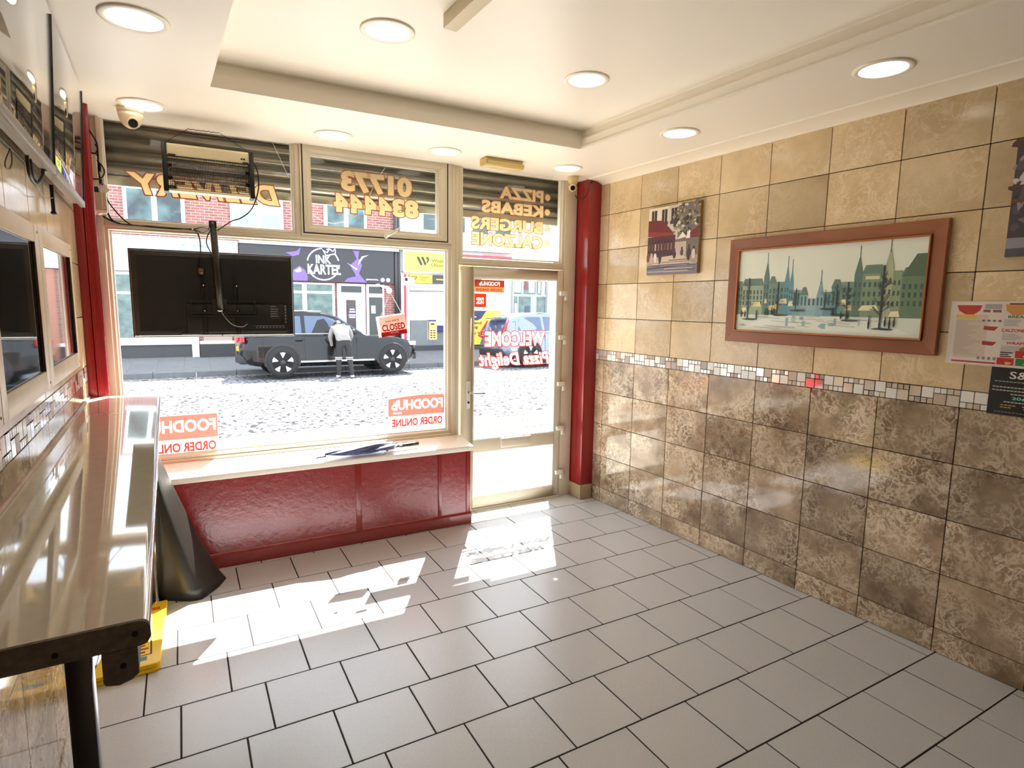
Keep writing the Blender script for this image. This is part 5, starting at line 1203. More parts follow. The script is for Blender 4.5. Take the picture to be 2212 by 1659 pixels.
def swin(o, u0, u1, z0, z1, panes, fr_=m_shopw, pm=m_pane, out=0.03, name='window'):
    f = hbox(o, name, u0, u1, z0, z1, fr_, out, 0.05)
    for (a, b, c, d) in panes: hbox(f, 'pane', a, b, c, d, pm, out+.052, 0.012)
    hs_ = MB(); hs_.box(u0-.05, u1+.05, DB-out-.12, DB-out+.02, z0-.06, z0); hs_.build('sill', fr_, f)
    return f
# -- white fronted shop on the left
A_ = thing('shop_building', 'brick house with a white shop front opposite, left of the tattoo shop', 'building', (-5, DB, 0), 'F', 'houses across the road')
mb = MB(); mb.box(-11, -1.48, DB, DB+7, -0.2, 5.0); mb.build('wall', m_brickA, A_)
hbox(A_, 'fascia', -10, -1.50, 2.30, 3.14, m_shopw, 0.0, 0.14)
hbox(A_, 'cornice', -10, -1.50, 3.14, 3.24, M('grey_cornice', sr(196, 190, 196), .7), 0.0, 0.22)
mb = MB(); lettering('.s. T.Z.T.s.', lambda a, b, h: (a, DB-.141-h, b), (-3.0, -2.0, 3.00, 3.08), .002).build('faded_letters', M('pale_blue_paint', sr(150, 190, 226), .7), A_) if False else None
mb = MB()
for k, (a, w_) in enumerate(((-3.12, .03), (-3.04, .05), (-2.92, .10), (-2.78, .05), (-2.68, .12), (-2.52, .16))): mb.box(a, a+w_, DB-.146, DB-.141, 3.02, 3.03+.03*(k % 3))
mb.box(-2.30, -2.20, DB-.146, DB-.141, 3.0, 3.07); mb.build('faded_lettering', M('pale_blue_paint', sr(150, 190, 226), .7), A_)
swin(A_, -5.9, -2.80, 0.36, 2.28, [(-5.8, -4.9, 1.75, 2.2), (-4.83, -3.95, 1.75, 2.2), (-3.88, -2.9, 1.75, 2.2), (-5.8, -4.9, .5, 1.68), (-4.83, -3.95, .5, 1.68), (-3.88, -2.9, .5, 1.68)], pm=m_pane2, name='shop_window')
hbox(A_, 'stall_riser', -5.9, -2.80, -0.15, 0.30, M('dark_riser', sr(70, 70, 72), .5), 0.0, 0.10)
hbox(A_, 'door_jamb', -2.80, -2.62, -.1, 2.28, m_shopw, 0, .16); hbox(A_, 'door', -2.50, -1.75, 0.38, 2.25, M('brown_door', sr(170, 150, 136), .6), 0, .05); hbox(A_, 'door_step', -2.60, -1.70, -0.1, 0.30, M('dark_step', sr(60, 58, 60), .7), 0, .3); hbox(A_, 'door_sill', -2.60, -1.70, 0.30, 0.38, m_shopw, 0, .12)
hbox(A_, 'brick_pier', -1.70, -1.50, -.1, 2.28, M('orange_brick', sr(188, 132, 110), .8), 0, .1)
swin(A_, -4.22, -2.78, 3.60, 4.85, [(-4.13, -3.57, 3.66, 4.47), (-3.44, -2.88, 3.66, 4.47)], pm=M('teal_pane', sr(110, 140, 138), .04, mottle=(1.4, sr(60, 70, 74), .12)))
# -- tattoo shop
B_ = thing('shop_building', 'brick house with the dark INK KARTEL shop front opposite', 'building', (0.9, DB, 0), 'F', 'houses across the road')
mb = MB(); mb.box(-1.48, 3.30, DB, DB+7, -0.2, 5.0); mb.build('wall', m_brickA, B_)
fa_ = hbox(B_, 'fascia', -1.47, 3.12, 2.17, 3.20, m_dark, 0.0, 0.14)
hbox(B_, 'cornice', -1.47, 3.28, 3.20, 3.30, M('lilac_cornice', sr(190, 194, 212), .7), 0.0, 0.22)
m_pur = M('purple_print', sr(126, 100, 214), .5); m_lil = M('lilac_print', sr(196, 186, 240), .5)
def fpl(pts, mat, name, h=.142): 
    mb = MB(); mb.prism(pts, 'y', DB-h-.004, DB-h); mb.build(name, mat, fa_)
fpl([(1.80, 3.16), (2.0, 3.16), (1.96, 2.95), (2.08, 2.72), (1.98, 2.45), (2.10, 2.30), (1.92, 2.22), (1.85, 2.45), (1.70, 2.70), (1.92, 2.90)], m_pur, 'flame_print')
fpl([(1.60, 2.78), (1.90, 2.55), (1.94, 2.60)], m_lil, 'flame_print', .147); fpl([(1.95, 2.70), (2.12, 2.95), (2.30, 3.05), (2.08, 3.0), (1.98, 2.85)], m_lil, 'flame_print', .147)
fpl([(1.50, 2.18), (1.62, 2.30), (1.85, 2.36), (2.1, 2.30), (2.22, 2.18)], m_pur, 'flame_print', .147)
fpl([(-0.05, 2.18), (0.0, 2.50), (0.18, 2.62), (0.34, 2.50), (0.42, 2.30), (0.40, 2.18)], m_pur, 'flame_print'); fpl([(0.02, 2.46), (0.20, 2.58), (0.24, 2.46), (0.12, 2.42)], m_lil, 'flame_print', .147)
fpl([(-0.2, 3.0), (0.1, 3.05), (0.24, 3.18), (0.18, 2.95), (0.0, 2.90)], m_pur, 'flame_print')
for (a0, a1, mat) in ((0.25, 1.35, m_lil), (1.62, 2.95, m_lil), (3.55, 5.85, m_lil), (6.0, 6.28, m_lil)):
    n = 14; pts = []
    for k in range(n+1): a = a0+(a1-a0)*k/n; pts.append((0.885+.50*math.cos(a), 2.70+.50*math.sin(a)))
    for k in range(n, -1, -1): a = a0+(a1-a0)*k/n; pts.append((0.885+.455*math.cos(a), 2.70+.455*math.sin(a)))
    fpl(pts, mat, 'logo_ring')
def crown(a, b): return (1.12+a*.95-b*.25, 2.98+b*.95+a*.25)
fpl([crown(*q) for q in ((-.16, 0), (.16, 0), (.22, .24), (.09, .12), (0, .26), (-.09, .12), (-.22, .24))], m_lil, 'logo_crown', .149)
fpl([crown(*q) for q in ((-.13, .04), (.13, .04), (.165, .15), (.09, .08), (0, .17), (-.09, .08), (-.165, .15))], m_dark, 'logo_crown', .154)
lettering('INK', lambda a, b, h: (a, DB-.15-h, b), (0.67, 1.10, 2.73, 2.96), .006, .03).build('sign_letters', m_shopw, fa_)
lettering('KARTEL', lambda a, b, h: (a, DB-.15-h, b), (0.42, 1.40, 2.40, 2.68), .006, .03).build('sign_letters', m_shopw, fa_)
lettering('@INKKARTEL_', lambda a, b, h: (a, DB-.15-h, b), (2.20, 2.62, 2.25, 2.30), .006, .03).build('sign_letters', m_shopw, fa_)
for u in (2.74, 2.92):
    mb = MB(); mb.lathe([(.065, DB-.150), (.065, DB-.142)], (u, 0, 2.28), 'y', 16); mb.build('social_badge', m_shopw, fa_)
swin(B_, -1.40, 1.22, 0.40, 2.13, [(-1.30, -.55, 1.88, 2.08), (-.45, .24, 1.88, 2.08), (.38, 1.14, 1.88, 2.08), (-1.30, -.55, .5, 1.80), (-.45, .24, .5, 1.80), (.38, 1.14, .5, 1.80)], pm=m_pane2, name='shop_window')
hbox(B_, 'stall_riser', -1.40, 1.22, -.15, .33, m_shopw, 0, .10)
hbox(B_, 'door_frame', 1.30, 2.18, -.1, 2.13, m_shopw, 0.0, .08)
d_ = hbox(B_, 'door', 1.45, 2.05, -.08, 1.76, m_shopw, .085, .03)
hbox(d_, 'pane', 1.56, 1.86, .1, 1.62, M('door_dark_pane', sr(90, 74, 66), .06, mottle=(3, sr(36, 34, 36), .2)), .118, .01); hbox(B_, 'fanlight', 1.42, 2.06, 1.86, 2.06, M('dark_pane', sr(62, 64, 62), .06), .085, .01)
for z, w_ in ((1.30, .16), (1.22, .2), (1.12, .22), (1.05, .2)): hbox(d_, 'purple_sticker', 1.74-w_/2, 1.74+w_/2, z, z+.05, m_lil, .130, .003)
swin(B_, 2.22, 2.80, .4, 2.13, [(2.30, 2.74, 1.84, 2.06), (2.30, 2.74, .5, 1.72)], pm=MATS['dark_pane'], name='shop_window')
hbox(B_, 'stall_riser', 2.22, 2.80, -.15, .33, m_shopw, 0, .10); hbox(B_, 'poster', 2.36, 2.5, 1.2, 1.45, m_shopw, .10, .01)
mb = MB(); mb.cyl((3.20, DB-.12, -.1), (3.20, DB-.12, 5), .06, 12); mb.cyl((3.30, DB-.10, -.1), (3.30, DB-.10, 5), .05, 12); mb.build('drainpipe', M('dark_pipe', sr(62, 60, 64), .4), B_)
swin(B_, -1.65+.0, -.22, 3.60, 4.85, [(-1.55, -.95, 3.68, 4.07), (-.82, -.32, 3.68, 4.07)], pm=M('curtain_pane', sr(150, 154, 152), .1))
swin(B_, 0.95, 2.28, 3.60, 4.85, [(1.06, 1.56, 3.68, 4.5), (1.70, 2.18, 3.68, 4.5)], pm=MATS['teal_pane'])
mb = MB(); mb.box(2.52, 2.60, DB-.30, DB, 2.10, 2.15); mb.tube([(2.70, DB-.2, 2.07), (2.88, DB-.36, 2.02)], .05, 12); mb.build('street_camera', m_shopw, B_)
# -- money shop
C_ = thing('shop_building', 'white rendered building opposite with the yellow Western Union sign', 'building', (5.3, DB, 0), 'F', 'houses across the road')
mb = MB(); mb.box(3.36, 7.55, DB, DB+7, -0.2, 5.0); mb.build('wall', m_rend, C_)
m_wuy = M('sign_yellow', sr(252, 248, 96), .45); m_amb = M('sign_amber', sr(250, 200, 70), .45); m_wk = M('sign_black', sr(60, 58, 40), .5)
s1 = hbox(C_, 'yellow_sign', 3.46, 6.3, 2.60, 3.24, m_wuy, 0, .2, .01); hbox(s1, 'sign_rim', 3.42, 3.46, 2.56, 3.28, m_shopw, 0, .2); hbox(s1, 'sign_rim', 3.42, 6.3, 3.24, 3.28, m_shopw, 0, .2); hbox(s1, 'sign_rim', 3.42, 6.3, 2.56, 2.60, m_shopw, 0, .2)
def wu(o, u, z, s_, h, mat):
    for pts in ([(0, 1), (.32, 1), (.78, .12), (.62, 0), (.48, .06)], [(.56, 1), (.88, 1), (1.20, .30), (1.34, .45), (1.50, .70), (1.50, .85), (1.42, 1), (1.10, 1), (1.62, .72), (1.20, 0), (1.06, .02)][:5]+[(1.12, 0), (1.02, .05)], [(1.12, 1), (1.50, 1), (1.62, .70), (1.38, .28), (1.28, .45), (1.40, .66)]):
        mb = MB(); mb.prism([(u+a*s_, z+b*s_) for a, b in pts], 'y', DB-h-.006, DB-h); mb.build('sign_logo', mat, o)
wu(s1, 3.87, 2.80, .28, .201, m_wk)
for wd, a1, b in (('Western', 5.10, 2.92), ('Union', 4.86, 2.77)): lettering(wd, lambda a, c, h: (a, DB-.202-h, c), (4.40, a1, b, b+.11), .005, .02).build('sign_letters', M('olive_print', sr(110, 100, 10), .5), s1)
s2 = hbox(C_, 'amber_sign', 3.66, 4.46, 2.22, 2.50, m_amb, 0, .12); wu(s2, 3.72, 2.32, .12, .121, m_wk)
for wd, a1, b in (('Western', 4.34, 2.385), ('Union', 4.22, 2.31)): lettering(wd, lambda a, c, h: (a, DB-.122-h, c), (4.02, a1, b, b+.055), .004).build('sign_letters', m_wk, s2)
s3 = hbox(C_, 'dark_band', 4.46, 6.3, 2.22, 2.50, M('band_black', sr(74, 72, 70), .5), 0, .115)
mb = MB(); mb.box(4.60, 4.90, DB-.121, DB-.116, 2.34, 2.38); mb.build('band_print', m_amb, s3)
hbox(C_, 'pink_strip', 3.70, 4.7, 2.10, 2.19, M('pink_strip', sr(232, 204, 206), .6), 0, .10); hbox(C_, 'grey_strip', 3.70, 5.3, 1.98, 2.05, M('grey_strip', sr(196, 196, 194), .6), 0, .10)
hbox(C_, 'red_pillar', 3.46, 3.54, -.1, 2.5, M('shop_red', sr(190, 66, 76), .5), 0, .12); hbox(C_, 'white_pillar', 3.36, 3.45, -.1, 2.5, m_shopw, 0, .14)
hbox(C_, 'grey_panel', 3.70, 5.6, .12, 1.95, M('grey_panel', sr(134, 136, 136), .5, mottle=(2, sr(112, 114, 116), .3)), 0, .06)
hbox(C_, 'cash_machine', 4.35, 5.0, .60, 1.60, M('machine_purple', sr(66, 58, 116), .4), 0, .14); hbox(C_, 'cash_machine_screen', 4.58, 4.86, .80, 1.1, M('machine_grey', sr(190, 196, 204), .3), .0, .15)
hbox(C_, 'red_post', 4.96, 5.06, .9, 2.0, MATS['shop_red'], 0, .16); hbox(C_, 'plinth', 3.36, 7.5, -.15, .10, MATS['dark_riser'], 0, .1)
hbox(C_, 'red_fascia', 5.2, 7.45, 3.10, 3.24, M('fascia_red', sr(226, 70, 96), .5), 0, .24)
hbox(C_, 'ledge', 3.36, 7.55, 3.36, 3.42, MATS['grey_strip'], 0, .3)
for k in range(4): hbox(C_, 'upper_window', 4.2+.9*k, 4.8+.9*k, 4.0, 4.8, m_pane, 0, .02)
pb = hbox(C_, 'yellow_poster', 5.55, 7.08, .12, 1.32, m_amb, 0, .14)
mb = MB(); mb.prism([(5.55, .98), (6.15, .98), (6.30, 1.05), (6.42, 1.22), (6.50, 1.32), (5.55, 1.32)], 'y', DB-.146, DB-.141); mb.build('navy_corner', M('poster_navy', sr(46, 52, 84), .4), pb)
for wd, a0, a1, b in (('and', 6.02, 6.30, .84), ('ve', 5.97, 6.16, .66), ('ny he', 5.95, 6.32, .47)): lettering(wd, lambda a, c, h: (a, DB-.147-h, c), (a0, a1, b, b+.11), .004, .01).build('poster_letters', m_wk, pb)
mb = MB(); mb.box(5.70, 6.1, DB-.150, DB-.146, 1.08, 1.12); mb.box(5.70, 6.0, DB-.150, DB-.146, 1.20, 1.25); mb.build('poster_print', m_lil, pb)
# -- last shop on the right
D_ = thing('shop_building', 'pale shop opposite with notices in its glazed front, right of the money shop', 'building', (9.5, DB, 0), 'F', 'houses across the road')
mb = MB(); mb.box(7.56, 14, DB, DB+6, -.2, 3.6); mb.build('wall', m_rend, D_)
f = swin(D_, 7.10+.46, 9.05, .35, 2.55, [(7.62, 7.95, 1.95, 2.45), (8.05, 8.55, 1.95, 2.45), (8.62, 9.0, 1.95, 2.45), (7.62, 7.78, .5, 1.85), (7.85, 8.35, .5, 1.85), (8.62, 9.0, .5, 1.85)], fr_=M('grey_shop_frame', sr(170, 172, 166), .5), pm=m_pane2, name='shop_window')
for (a, b, c, d, cl) in ((7.64, 7.92, 2.0, 2.42, (250, 250, 250)), (8.08, 8.2, 2.1, 2.4, (150, 70, 76)), (8.25, 8.5, 2.0, 2.42, (248, 248, 248)), (8.65, 8.75, 1.98, 2.4, (240, 230, 226)), (8.8, 8.95, 1.9, 2.4, (244, 226, 222)), (7.66, 7.76, .9, 1.6, (236, 190, 200)), (7.88, 8.3, .5, .8, (226, 206, 208)), (8.1, 8.3, 1.2, 1.5, (86, 92, 110))):
    hbox(f, 'notice', a, b, c, d, M('notice_%d%d%d' % cl, sr(*cl), .6), .10, .008)
hbox(D_, 'door_frame', 7.05+.52, 7.62, .0, 2.5, MATS['grey_shop_frame'], 0, .12); hbox(D_, 'white_column', 9.08, 9.9, -.1, 3.6, m_shopw, 0, .3); hbox(D_, 'stall_riser', 7.56, 9.05, -.15, .3, MATS['orange_brick'], 0, .1)
# tree and red roundel beyond
tr_ = thing('street_tree', 'leafy green tree beyond the shops on the right', 'tree', (11.3, 17.5, -.1), 'F')
mb = MB(); mb.tube([(11.3, 14.4, -.1), (11.35, 14.45, 1.5), (11.25, 14.5, 3.0), (11.4, 14.5, 4.6)], [.16, .13, .11, .05], 10)
for k in range(7):
    a = k*.9; mb.tube([(11.3, 14.45, 2.4+.25*k), (11.3+.5*math.cos(a), 14.45+.5*math.sin(a), 2.9+.3*k), (11.3+.9*math.cos(a), 14.45+.9*math.sin(a), 3.2+.35*k)], [.06, .04, .015], 6)
mb.build('trunk', M('bark', sr(90, 78, 66), .9), tr_)
mb = MB(); rnd = random.Random(9)
for k in range(2600):
    v = Vector((rnd.gauss(0, 1), rnd.gauss(0, 1), rnd.gauss(0, 1))).normalized()*rnd.uniform(.3, 1)**.5; c = Vector((11.3+1.5*v.x, 14.0+1.0*v.y, 4.3+2.1*v.z))
    n_ = Vector((rnd.gauss(0, 1), rnd.gauss(0, 1), rnd.gauss(0, 1)+.6)).normalized(); a = n_.orthogonal().normalized()*.09; b = n_.cross(a)*.6
    mb.add([c-a, c-b, c+a, c+b], [(0, 1, 2, 3)])
fo = mb.build('foliage', M('leaf_green', sr(110, 160, 70), .6, trans=.4, rand=.1), tr_); fo['kind'] = 'stuff'

# ================================================================== CARS
def make_car(name, label, u_rear, d_near, zg, paint, tail, roll, plate=True):
    W2 = 0.90; D = d_near+W2
    o = thing(name, label, 'car', (u_rear+1.31, D, zg), 'F', 'cars parked across the road')
    if roll: o.matrix_basis = o.matrix_basis @ Matrix.Rotation(roll, 4, 'X')
    X = lambda x, y, z: (u_rear+x, D+y, zg+z)
    def itp(tab, x):
        for (a, va), (b, vb) in zip(tab, tab[1:]):
            if x <= b: return va+(vb-va)*(x-a)/(b-a)
        return tab[-1][1]
    top = [(-.88, .76), (-.80, .90), (-.5, .98), (0, 1.0), (1, .98), (1.9, .96), (2.3, .94), (2.9, .88), (3.22, .79), (3.36, .66)]
    bot = [(-.88, .46), (-.70, .30), (-.4, .24), (3.0, .22), (3.36, .34)]
    wid = [(-.88, .66), (-.72, .82), (0, .885), (2.6, .885), (3.05, .80), (3.25, .68), (3.36, .52)]
    xs = [-.88, -.80, -.70, -.5, -.3, 0, .4, .9, 1.4, 1.9, 2.3, 2.62, 2.9, 3.1, 3.22, 3.31, 3.36]
    sec = lambda x: [(0, itp(bot, x)), (.85*itp(wid, x), itp(bot, x)), (itp(wid, x), itp(bot, x)+.10), (1.0*itp(wid, x), (itp(bot, x)+itp(top, x))/2+.08), (.985*itp(wid, x), itp(top, x)-.10), (.91*itp(wid, x), itp(top, x)-.01), (.5*itp(wid, x), itp(top, x)+.02), (0, itp(top, x)+.025)]
    def loft(secs, name_, mat, xs_):
        mb = MB(); n = len(secs[0]); ring = []
        for x, s_ in zip(xs_, secs):
            ring.append([X(x, -y, z) for y, z in s_]+[X(x, y, z) for y, z in reversed(s_[1:-1])])
        m = len(ring[0]); vs = [p_ for r in ring for p_ in r]
        fs = [(i*m+k, i*m+(k+1) % m, (i+1)*m+(k+1) % m, (i+1)*m+k) for i in range(len(ring)-1) for k in range(m)]
        fs += [tuple(range(m)), tuple((len(ring)-1)*m+k for k in range(m))]
        mb.add(vs, fs, True); b = mb.build(name_, mat, o); b.data.set_sharp_from_angle(angle=.7); return b
    body = loft([sec(x) for x in xs], 'body', paint, xs)
    gx = [-.80, -.50, -.1, .5, 1.0, 1.25, 1.98]
    gh = {-.80: (.95, .97, .70, .64), -.50: (.97, 1.42, .80, .60), -.1: (.99, 1.52, .82, .62), .5: (.99, 1.545, .83, .63), 1.0: (.98, 1.52, .83, .62), 1.25: (.97, 1.45, .82, .60), 1.98: (.95, .965, .76, .72)}
    loft([[(0, gh[x][0]-.05), (gh[x][2], gh[x][0]-.03), (gh[x][2], gh[x][0]), (gh[x][3]+.02, gh[x][1]-.03), (gh[x][3]-.05, gh[x][1]), (gh[x][3]*.5, gh[x][1]+.015), (0, gh[x][1]+.02)] for x in gx], 'roof', paint, gx)
    def surf(x, z):
        for a, b in zip(gx, gx[1:]):
            if x <= b:
                t = (x-a)/(b-a); q = [gh[a][k]+(gh[b][k]-gh[a][k])*t for k in range(4)]; break
        s_ = max(0, min(1, (z-q[0])/max(.05, q[1]-.03-q[0]))); return q[2]+(q[3]+.02-q[2])*s_
    m_cg = M('car_glass', sr(70, 84, 110), .03, coat=.5)
    for sgn in (-1, 1):
        for pts in ([(-.66, 1.05), (-.44, 1.03), (-.36, 1.32), (-.46, 1.30)], [(-.36, 1.03), (.45, 1.02), (.45, 1.43), (.0, 1.43), (-.28, 1.36)], [(.54, 1.02), (1.70, 1.01), (1.22, 1.36), (1.0, 1.43), (.54, 1.44)]):
            mb = MB(); mb.add([X(x, sgn*(surf(x, z)+.006), z) for x, z in pts]+[X(x, sgn*(surf(x, z)-.01), z) for x, z in pts], [tuple(range(len(pts))), tuple(range(2*len(pts)-1, len(pts)-1, -1))]+[(k, (k+1) % len(pts), len(pts)+(k+1) % len(pts), len(pts)+k) for k in range(len(pts))]); mb.build('side_window', m_cg, o)
        mb = MB(); mb.tube([X(x, sgn*(surf(x, 1.0)+.012), 1.005) for x in (-.66, 0, .6, 1.2, 1.72)], .012, 6); mb.build('chrome_strip', m_chrome, o)
        mb = MB(); mb.tube([X(x, sgn*(.60), 1.555-.03*abs(x-.4)) for x in (-.45, 0, .5, .95)], .015, 6); mb.build('roof_rail', m_steel, o)
        for x in (.50, 1.72, -.42): mb = MB(); mb.box(*sum([[min(p_), max(p_)] for p_ in zip(X(x, sgn*.889, .36), X(x+.008, sgn*.880, .92))], [])); mb.build('door_seam', m_seal, o)
        for x in (.30, 1.38): mb = MB(); mb.tube([X(x, sgn*.90, .86), X(x+.07, sgn*.915, .86), X(x+.16, sgn*.90, .86)], .014, 8); mb.build('door_handle', paint, o)
        mb = MB(); mb.box(*sum([[min(p_), max(p_)] for p_ in zip(X(.40, sgn*.895, .33), X(2.15, sgn*.875, .37))], [])); mb.build('sill_strip', m_steel, o)
        mb = MB(); mb.ball(X(1.62, sgn*1.0, 1.04), .10, 12, 8, (.7, 1, .75)); mb.build('door_mirror', m_black, o)
        for ax in (0, 2.62):
            wd_ = X(ax, sgn*.80, .345)
            mb = MB(); n = 22; vs = []
            for k in range(n+1):
                a = math.pi*(-.08+1.16*k/n)
                for r, y in ((.366, .868), (.366, .897), (.392, .897), (.404, .88)): vs.append(X(ax+r*math.cos(a), sgn*y, .36+r*math.sin(a)))
            mb.add(vs, [(k*4+j, k*4+j+1, (k+1)*4+j+1, (k+1)*4+j) for k in range(n) for j in range(3)], True); mb.build('wheel_arch', M('grey_cladding', sr(40, 40, 42), .6), o)
            mb = MB(); mb.lathe([(.368, sgn*.70), (.368, sgn*.8885)], X(ax, 0, .36), 'y', 30); mb.build('arch_liner', m_seal, o)
            wh = MB(); wh.lathe([(.20, sgn*.70), (.335, sgn*.70), (.345, sgn*.72), (.345, sgn*.885), (.33, sgn*.905), (.25, sgn*.905), (.235, sgn*.895)], X(ax, 0, .345), 'y', 32); w_ = wh.build('tyre', M('tyre_rubber', sr(36, 35, 36), .8), o)
            mb = MB(); mb.lathe([(.235, sgn*.895), (.20, sgn*.893), (.06, sgn*.893), (.05, sgn*.899), (0.0, sgn*.900)], X(ax, 0, .345), 'y', 28); rim = mb.build('rim', M('dark_alloy', sr(58, 58, 60), .35, metal=.5), w_)
            for k in range(5):
                a = k*2*math.pi/5+.3; mb = MB(); pts = [(.232, -.26), (.236, 0), (.232, .26), (.105, .03), (.105, -.03)]
                mb.add([X(ax+r*math.cos(a+t), sgn*.9065, .345+r*math.sin(a+t)) for r, t in pts]+[X(ax+r*math.cos(a+t), sgn*.895, .345+r*math.sin(a+t)) for r, t in pts], [(0, 1, 2, 3, 4), (9, 8, 7, 6, 5)]+[(k2, (k2+1) % 5, 5+(k2+1) % 5, 5+k2) for k2 in range(5)]); mb.build('spoke', M('bright_alloy', sr(232, 232, 232), .3, metal=.3), rim)
    for (xa, za, xb, zb_, wa, wb, nm) in ((1.90, 1.0, 1.28, 1.43, .68, .57, 'windscreen'), (-.815, 1.0, -.535, 1.38, .62, .54, 'rear_window')):
        off = Vector((.02 if nm == 'windscreen' else -.02, 0, .02)); mb = MB(); q = [X(xa, -wa, za), X(xa, wa, za), X(xb, wb, zb_), X(xb, -wb, zb_)]
        mb.add([Vector(p_)+off for p_ in q]+[Vector(p_)-off*.2 for p_ in q], [(0, 1, 2, 3), (7, 6, 5, 4), (0, 1, 5, 4), (1, 2, 6, 5), (2, 3, 7, 6), (3, 0, 4, 7)]); mb.build(nm, m_cg, o)
    m_tail = M('tail_red', sr(200, 30, 50), .2)
    for sgn in (-1, 1):
        if tail == 'tall':
            mb = MB(); mb.tube([X(-.62, sgn*.66, 1.36), X(-.74, sgn*.74, 1.10), X(-.86, sgn*.74, .90), X(-.86, sgn*.55, .86)], [.03, .045, .05, .04], 8); mb.build('tail_light', m_tail, o)
        else:
            mb = MB(); mb.obox(X(-.83, sgn*.70, .88), (.04, 0, .0), (0, .12, 0), (0, 0, .06)); mb.build('tail_light', m_tail, o, bevel=.01)
        mb = MB(); mb.obox(X(-.88, sgn*.55, .48), (.02, 0, 0), (0, .10, 0), (0, 0, .03)); mb.build('reflector', m_tail, o, bevel=.005)
        mb = MB(); mb.obox(X(3.20, sgn*.66, .74), (.10, .06*sgn, 0), (-.04, .10*sgn, 0), (0, 0, .05)); mb.build('head_light', M('lamp_clear', sr(214, 216, 220), .1), o, bevel=.01)
    mb = MB(); mb.box(*sum([[min(p_), max(p_)] for p_ in zip(X(-.905, -.26, .62), X(-.86, .26, .73))], [])); mb.build('number_plate', M('plate_yellow', sr(246, 196, 50), .4), o)
    mb = MB(); mb.obox(X(-.80, 0, .42), (.12, 0, 0), (0, .70, 0), (0, 0, .10)); mb.build('rear_bumper', MATS['grey_cladding'], o, bevel=.04)
    mb = MB(); mb.obox(X(3.24, 0, .42), (.12, 0, 0), (0, .60, 0), (0, 0, .10)); mb.build('front_bumper', MATS['grey_cladding'], o, bevel=.04)
    mb = MB(); mb.obox(X(3.34, 0, .62), (.02, 0, 0), (0, .42, 0), (0, 0, .06)); mb.build('grille', m_seal, o, bevel=.01)
    mb = MB(); mb.obox(X(-.66, 0, 1.43), (.10, 0, .01), (0, .52, 0), (0, 0, .015)); mb.build('spoiler', paint, o, bevel=.01)
    return o
make_car('parked_car', 'dark grey parked car with a person leaning in at its side', -0.955, 10.55, -0.262, M('dark_car_paint', sr(16, 17, 20), .2, spec=.35, coat=.3), 'low', -0.055)
make_car('parked_car', 'silver blue parked car with tall red tail lights seen through the door', 5.85, 10.75, -0.272, M('silver_car_paint', sr(120, 130, 150), .2, metal=.5, coat=1.0), 'tall', -0.055)

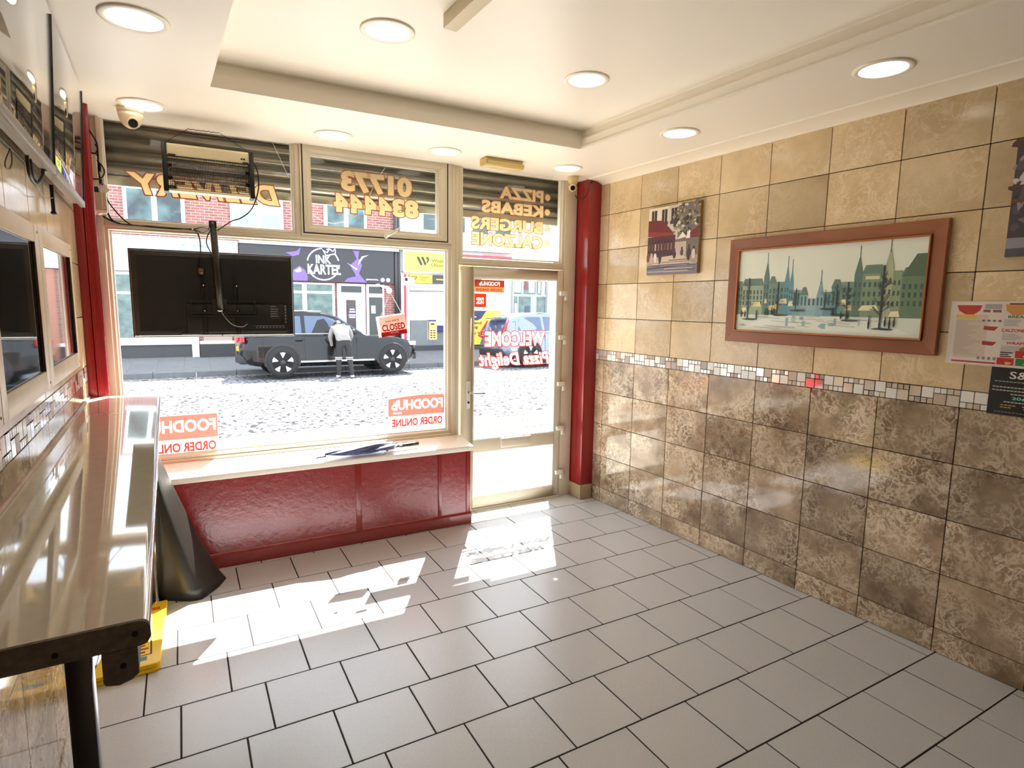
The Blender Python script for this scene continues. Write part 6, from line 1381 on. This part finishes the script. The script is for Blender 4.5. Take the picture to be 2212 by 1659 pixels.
# ================================================================== PERSON beside the dark car
def person():
    u, d, zg = 0.345, 10.05, -0.245
    J = {'pel': (0, .06, .86), 'bel': (0, .13, 1.0), 'chest': (0.0, .34, 1.13), 'nb': (0.0, .47, 1.21), 'neck': (.0, .53, 1.23), 'h1': (.0, .60, 1.25), 'h2': (.0, .67, 1.27), 'h3': (.0, .73, 1.28),
         'lh': (-.10, .06, .84), 'lk': (-.12, .09, .46), 'la': (-.13, .03, .09), 'lf': (-.15, .16, .035), 'rh': (.10, .06, .84), 'rk': (.12, .02, .46), 'ra': (.15, -.08, .09), 'rf': (.19, .05, .035),
         'ls': (-.18, .38, 1.17), 'le': (-.24, .42, .98), 'lw': (-.20, .47, .80), 'lhd': (-.19, .49, .73), 'rs': (.18, .38, 1.17), 're': (.27, .38, .99), 'rw': (.22, .46, .84), 'rhd': (.20, .49, .78)}
    R = {'pel': .15, 'bel': .14, 'chest': .17, 'nb': .10, 'neck': .058, 'h1': .078, 'h2': .095, 'h3': .075, 'lh': .105, 'lk': .072, 'la': .05, 'lf': .042, 'rh': .105, 'rk': .072, 'ra': .05, 'rf': .042, 'ls': .075, 'le': .056, 'lw': .038, 'lhd': .036, 'rs': .075, 're': .056, 'rw': .038, 'rhd': .036}
    E = [('pel', 'bel'), ('bel', 'chest'), ('chest', 'nb'), ('nb', 'neck'), ('neck', 'h1'), ('h1', 'h2'), ('h2', 'h3'), ('pel', 'lh'), ('lh', 'lk'), ('lk', 'la'), ('la', 'lf'), ('pel', 'rh'), ('rh', 'rk'), ('rk', 'ra'), ('ra', 'rf'), ('chest', 'ls'), ('ls', 'le'), ('le', 'lw'), ('lw', 'lhd'), ('chest', 'rs'), ('rs', 're'), ('re', 'rw'), ('rw', 'rhd')]
    ks = list(J); me = bpy.data.meshes.new('person'); me.from_pydata([J[k] for k in ks], [(ks.index(a), ks.index(b)) for a, b in E], [])
    ob = bpy.data.objects.new('person_tmp', me); COL.objects.link(ob)
    md = ob.modifiers.new('skin', 'SKIN'); ss = ob.modifiers.new('sub', 'SUBSURF'); ss.levels = 2; ss.render_levels = 2
    for i, k in enumerate(ks):
        sv = me.skin_vertices[0].data[i]; sv.radius = (R[k], R[k]); sv.use_root = (k == 'pel')
    dg = bpy.context.evaluated_depsgraph_get(); dg.update()
    m2 = bpy.data.meshes.new_from_object(ob.evaluated_get(dg)); m2.name = 'person_body'
    COL.objects.unlink(ob); bpy.data.objects.remove(ob)
    m2.materials.clear()
    for m_ in (M('pale_hoodie', sr(140, 136, 133), .8), M('black_trousers', sr(40, 40, 42), .8), M('skin', sr(196, 150, 128), .6), M('dark_hair', sr(50, 40, 36), .7), M('trainers', sr(226, 222, 220), .7)): m2.materials.append(m_)
    for p_ in m2.polygons:
        c = p_.center; p_.use_smooth = True
        head = (c-Vector((0, .67, 1.265))).length < .135
        hand = (c-Vector(J['lhd'])).length < .07 or (c-Vector(J['rhd'])).length < .07
        p_.material_index = 3 if head and c.z > 1.24 else 2 if head or hand else 4 if c.z < .085 else 1 if c.z < .90 and c.y < .33 else 0
    o = bpy.data.objects.new('person', m2); COL.objects.link(o); o.matrix_basis = FR['F'] @ Matrix.Translation((u, d, zg)); BASE[o] = Vector((u, d, zg))
    tag(o, 'person in a pale hoodie and dark trousers leaning towards the dark car', 'person')
    for (x, y, z) in ((-.12, .085, .50), (-.12, .085, .46), (.12, .03, .50), (.12, .02, .46)):
        mb = MB(); mb.lathe([(.082, -.010), (.083, 0), (.082, .010)], (u+x, d+y, zg+z), 'z', 16); mb.f = [f for f in mb.f if len(f) == 4]; mb.sm = mb.sm[:len(mb.f)]; mb.mi = mb.mi[:len(mb.f)]; mb.build('trouser_stripe', MATS['trainers'], o)
person()
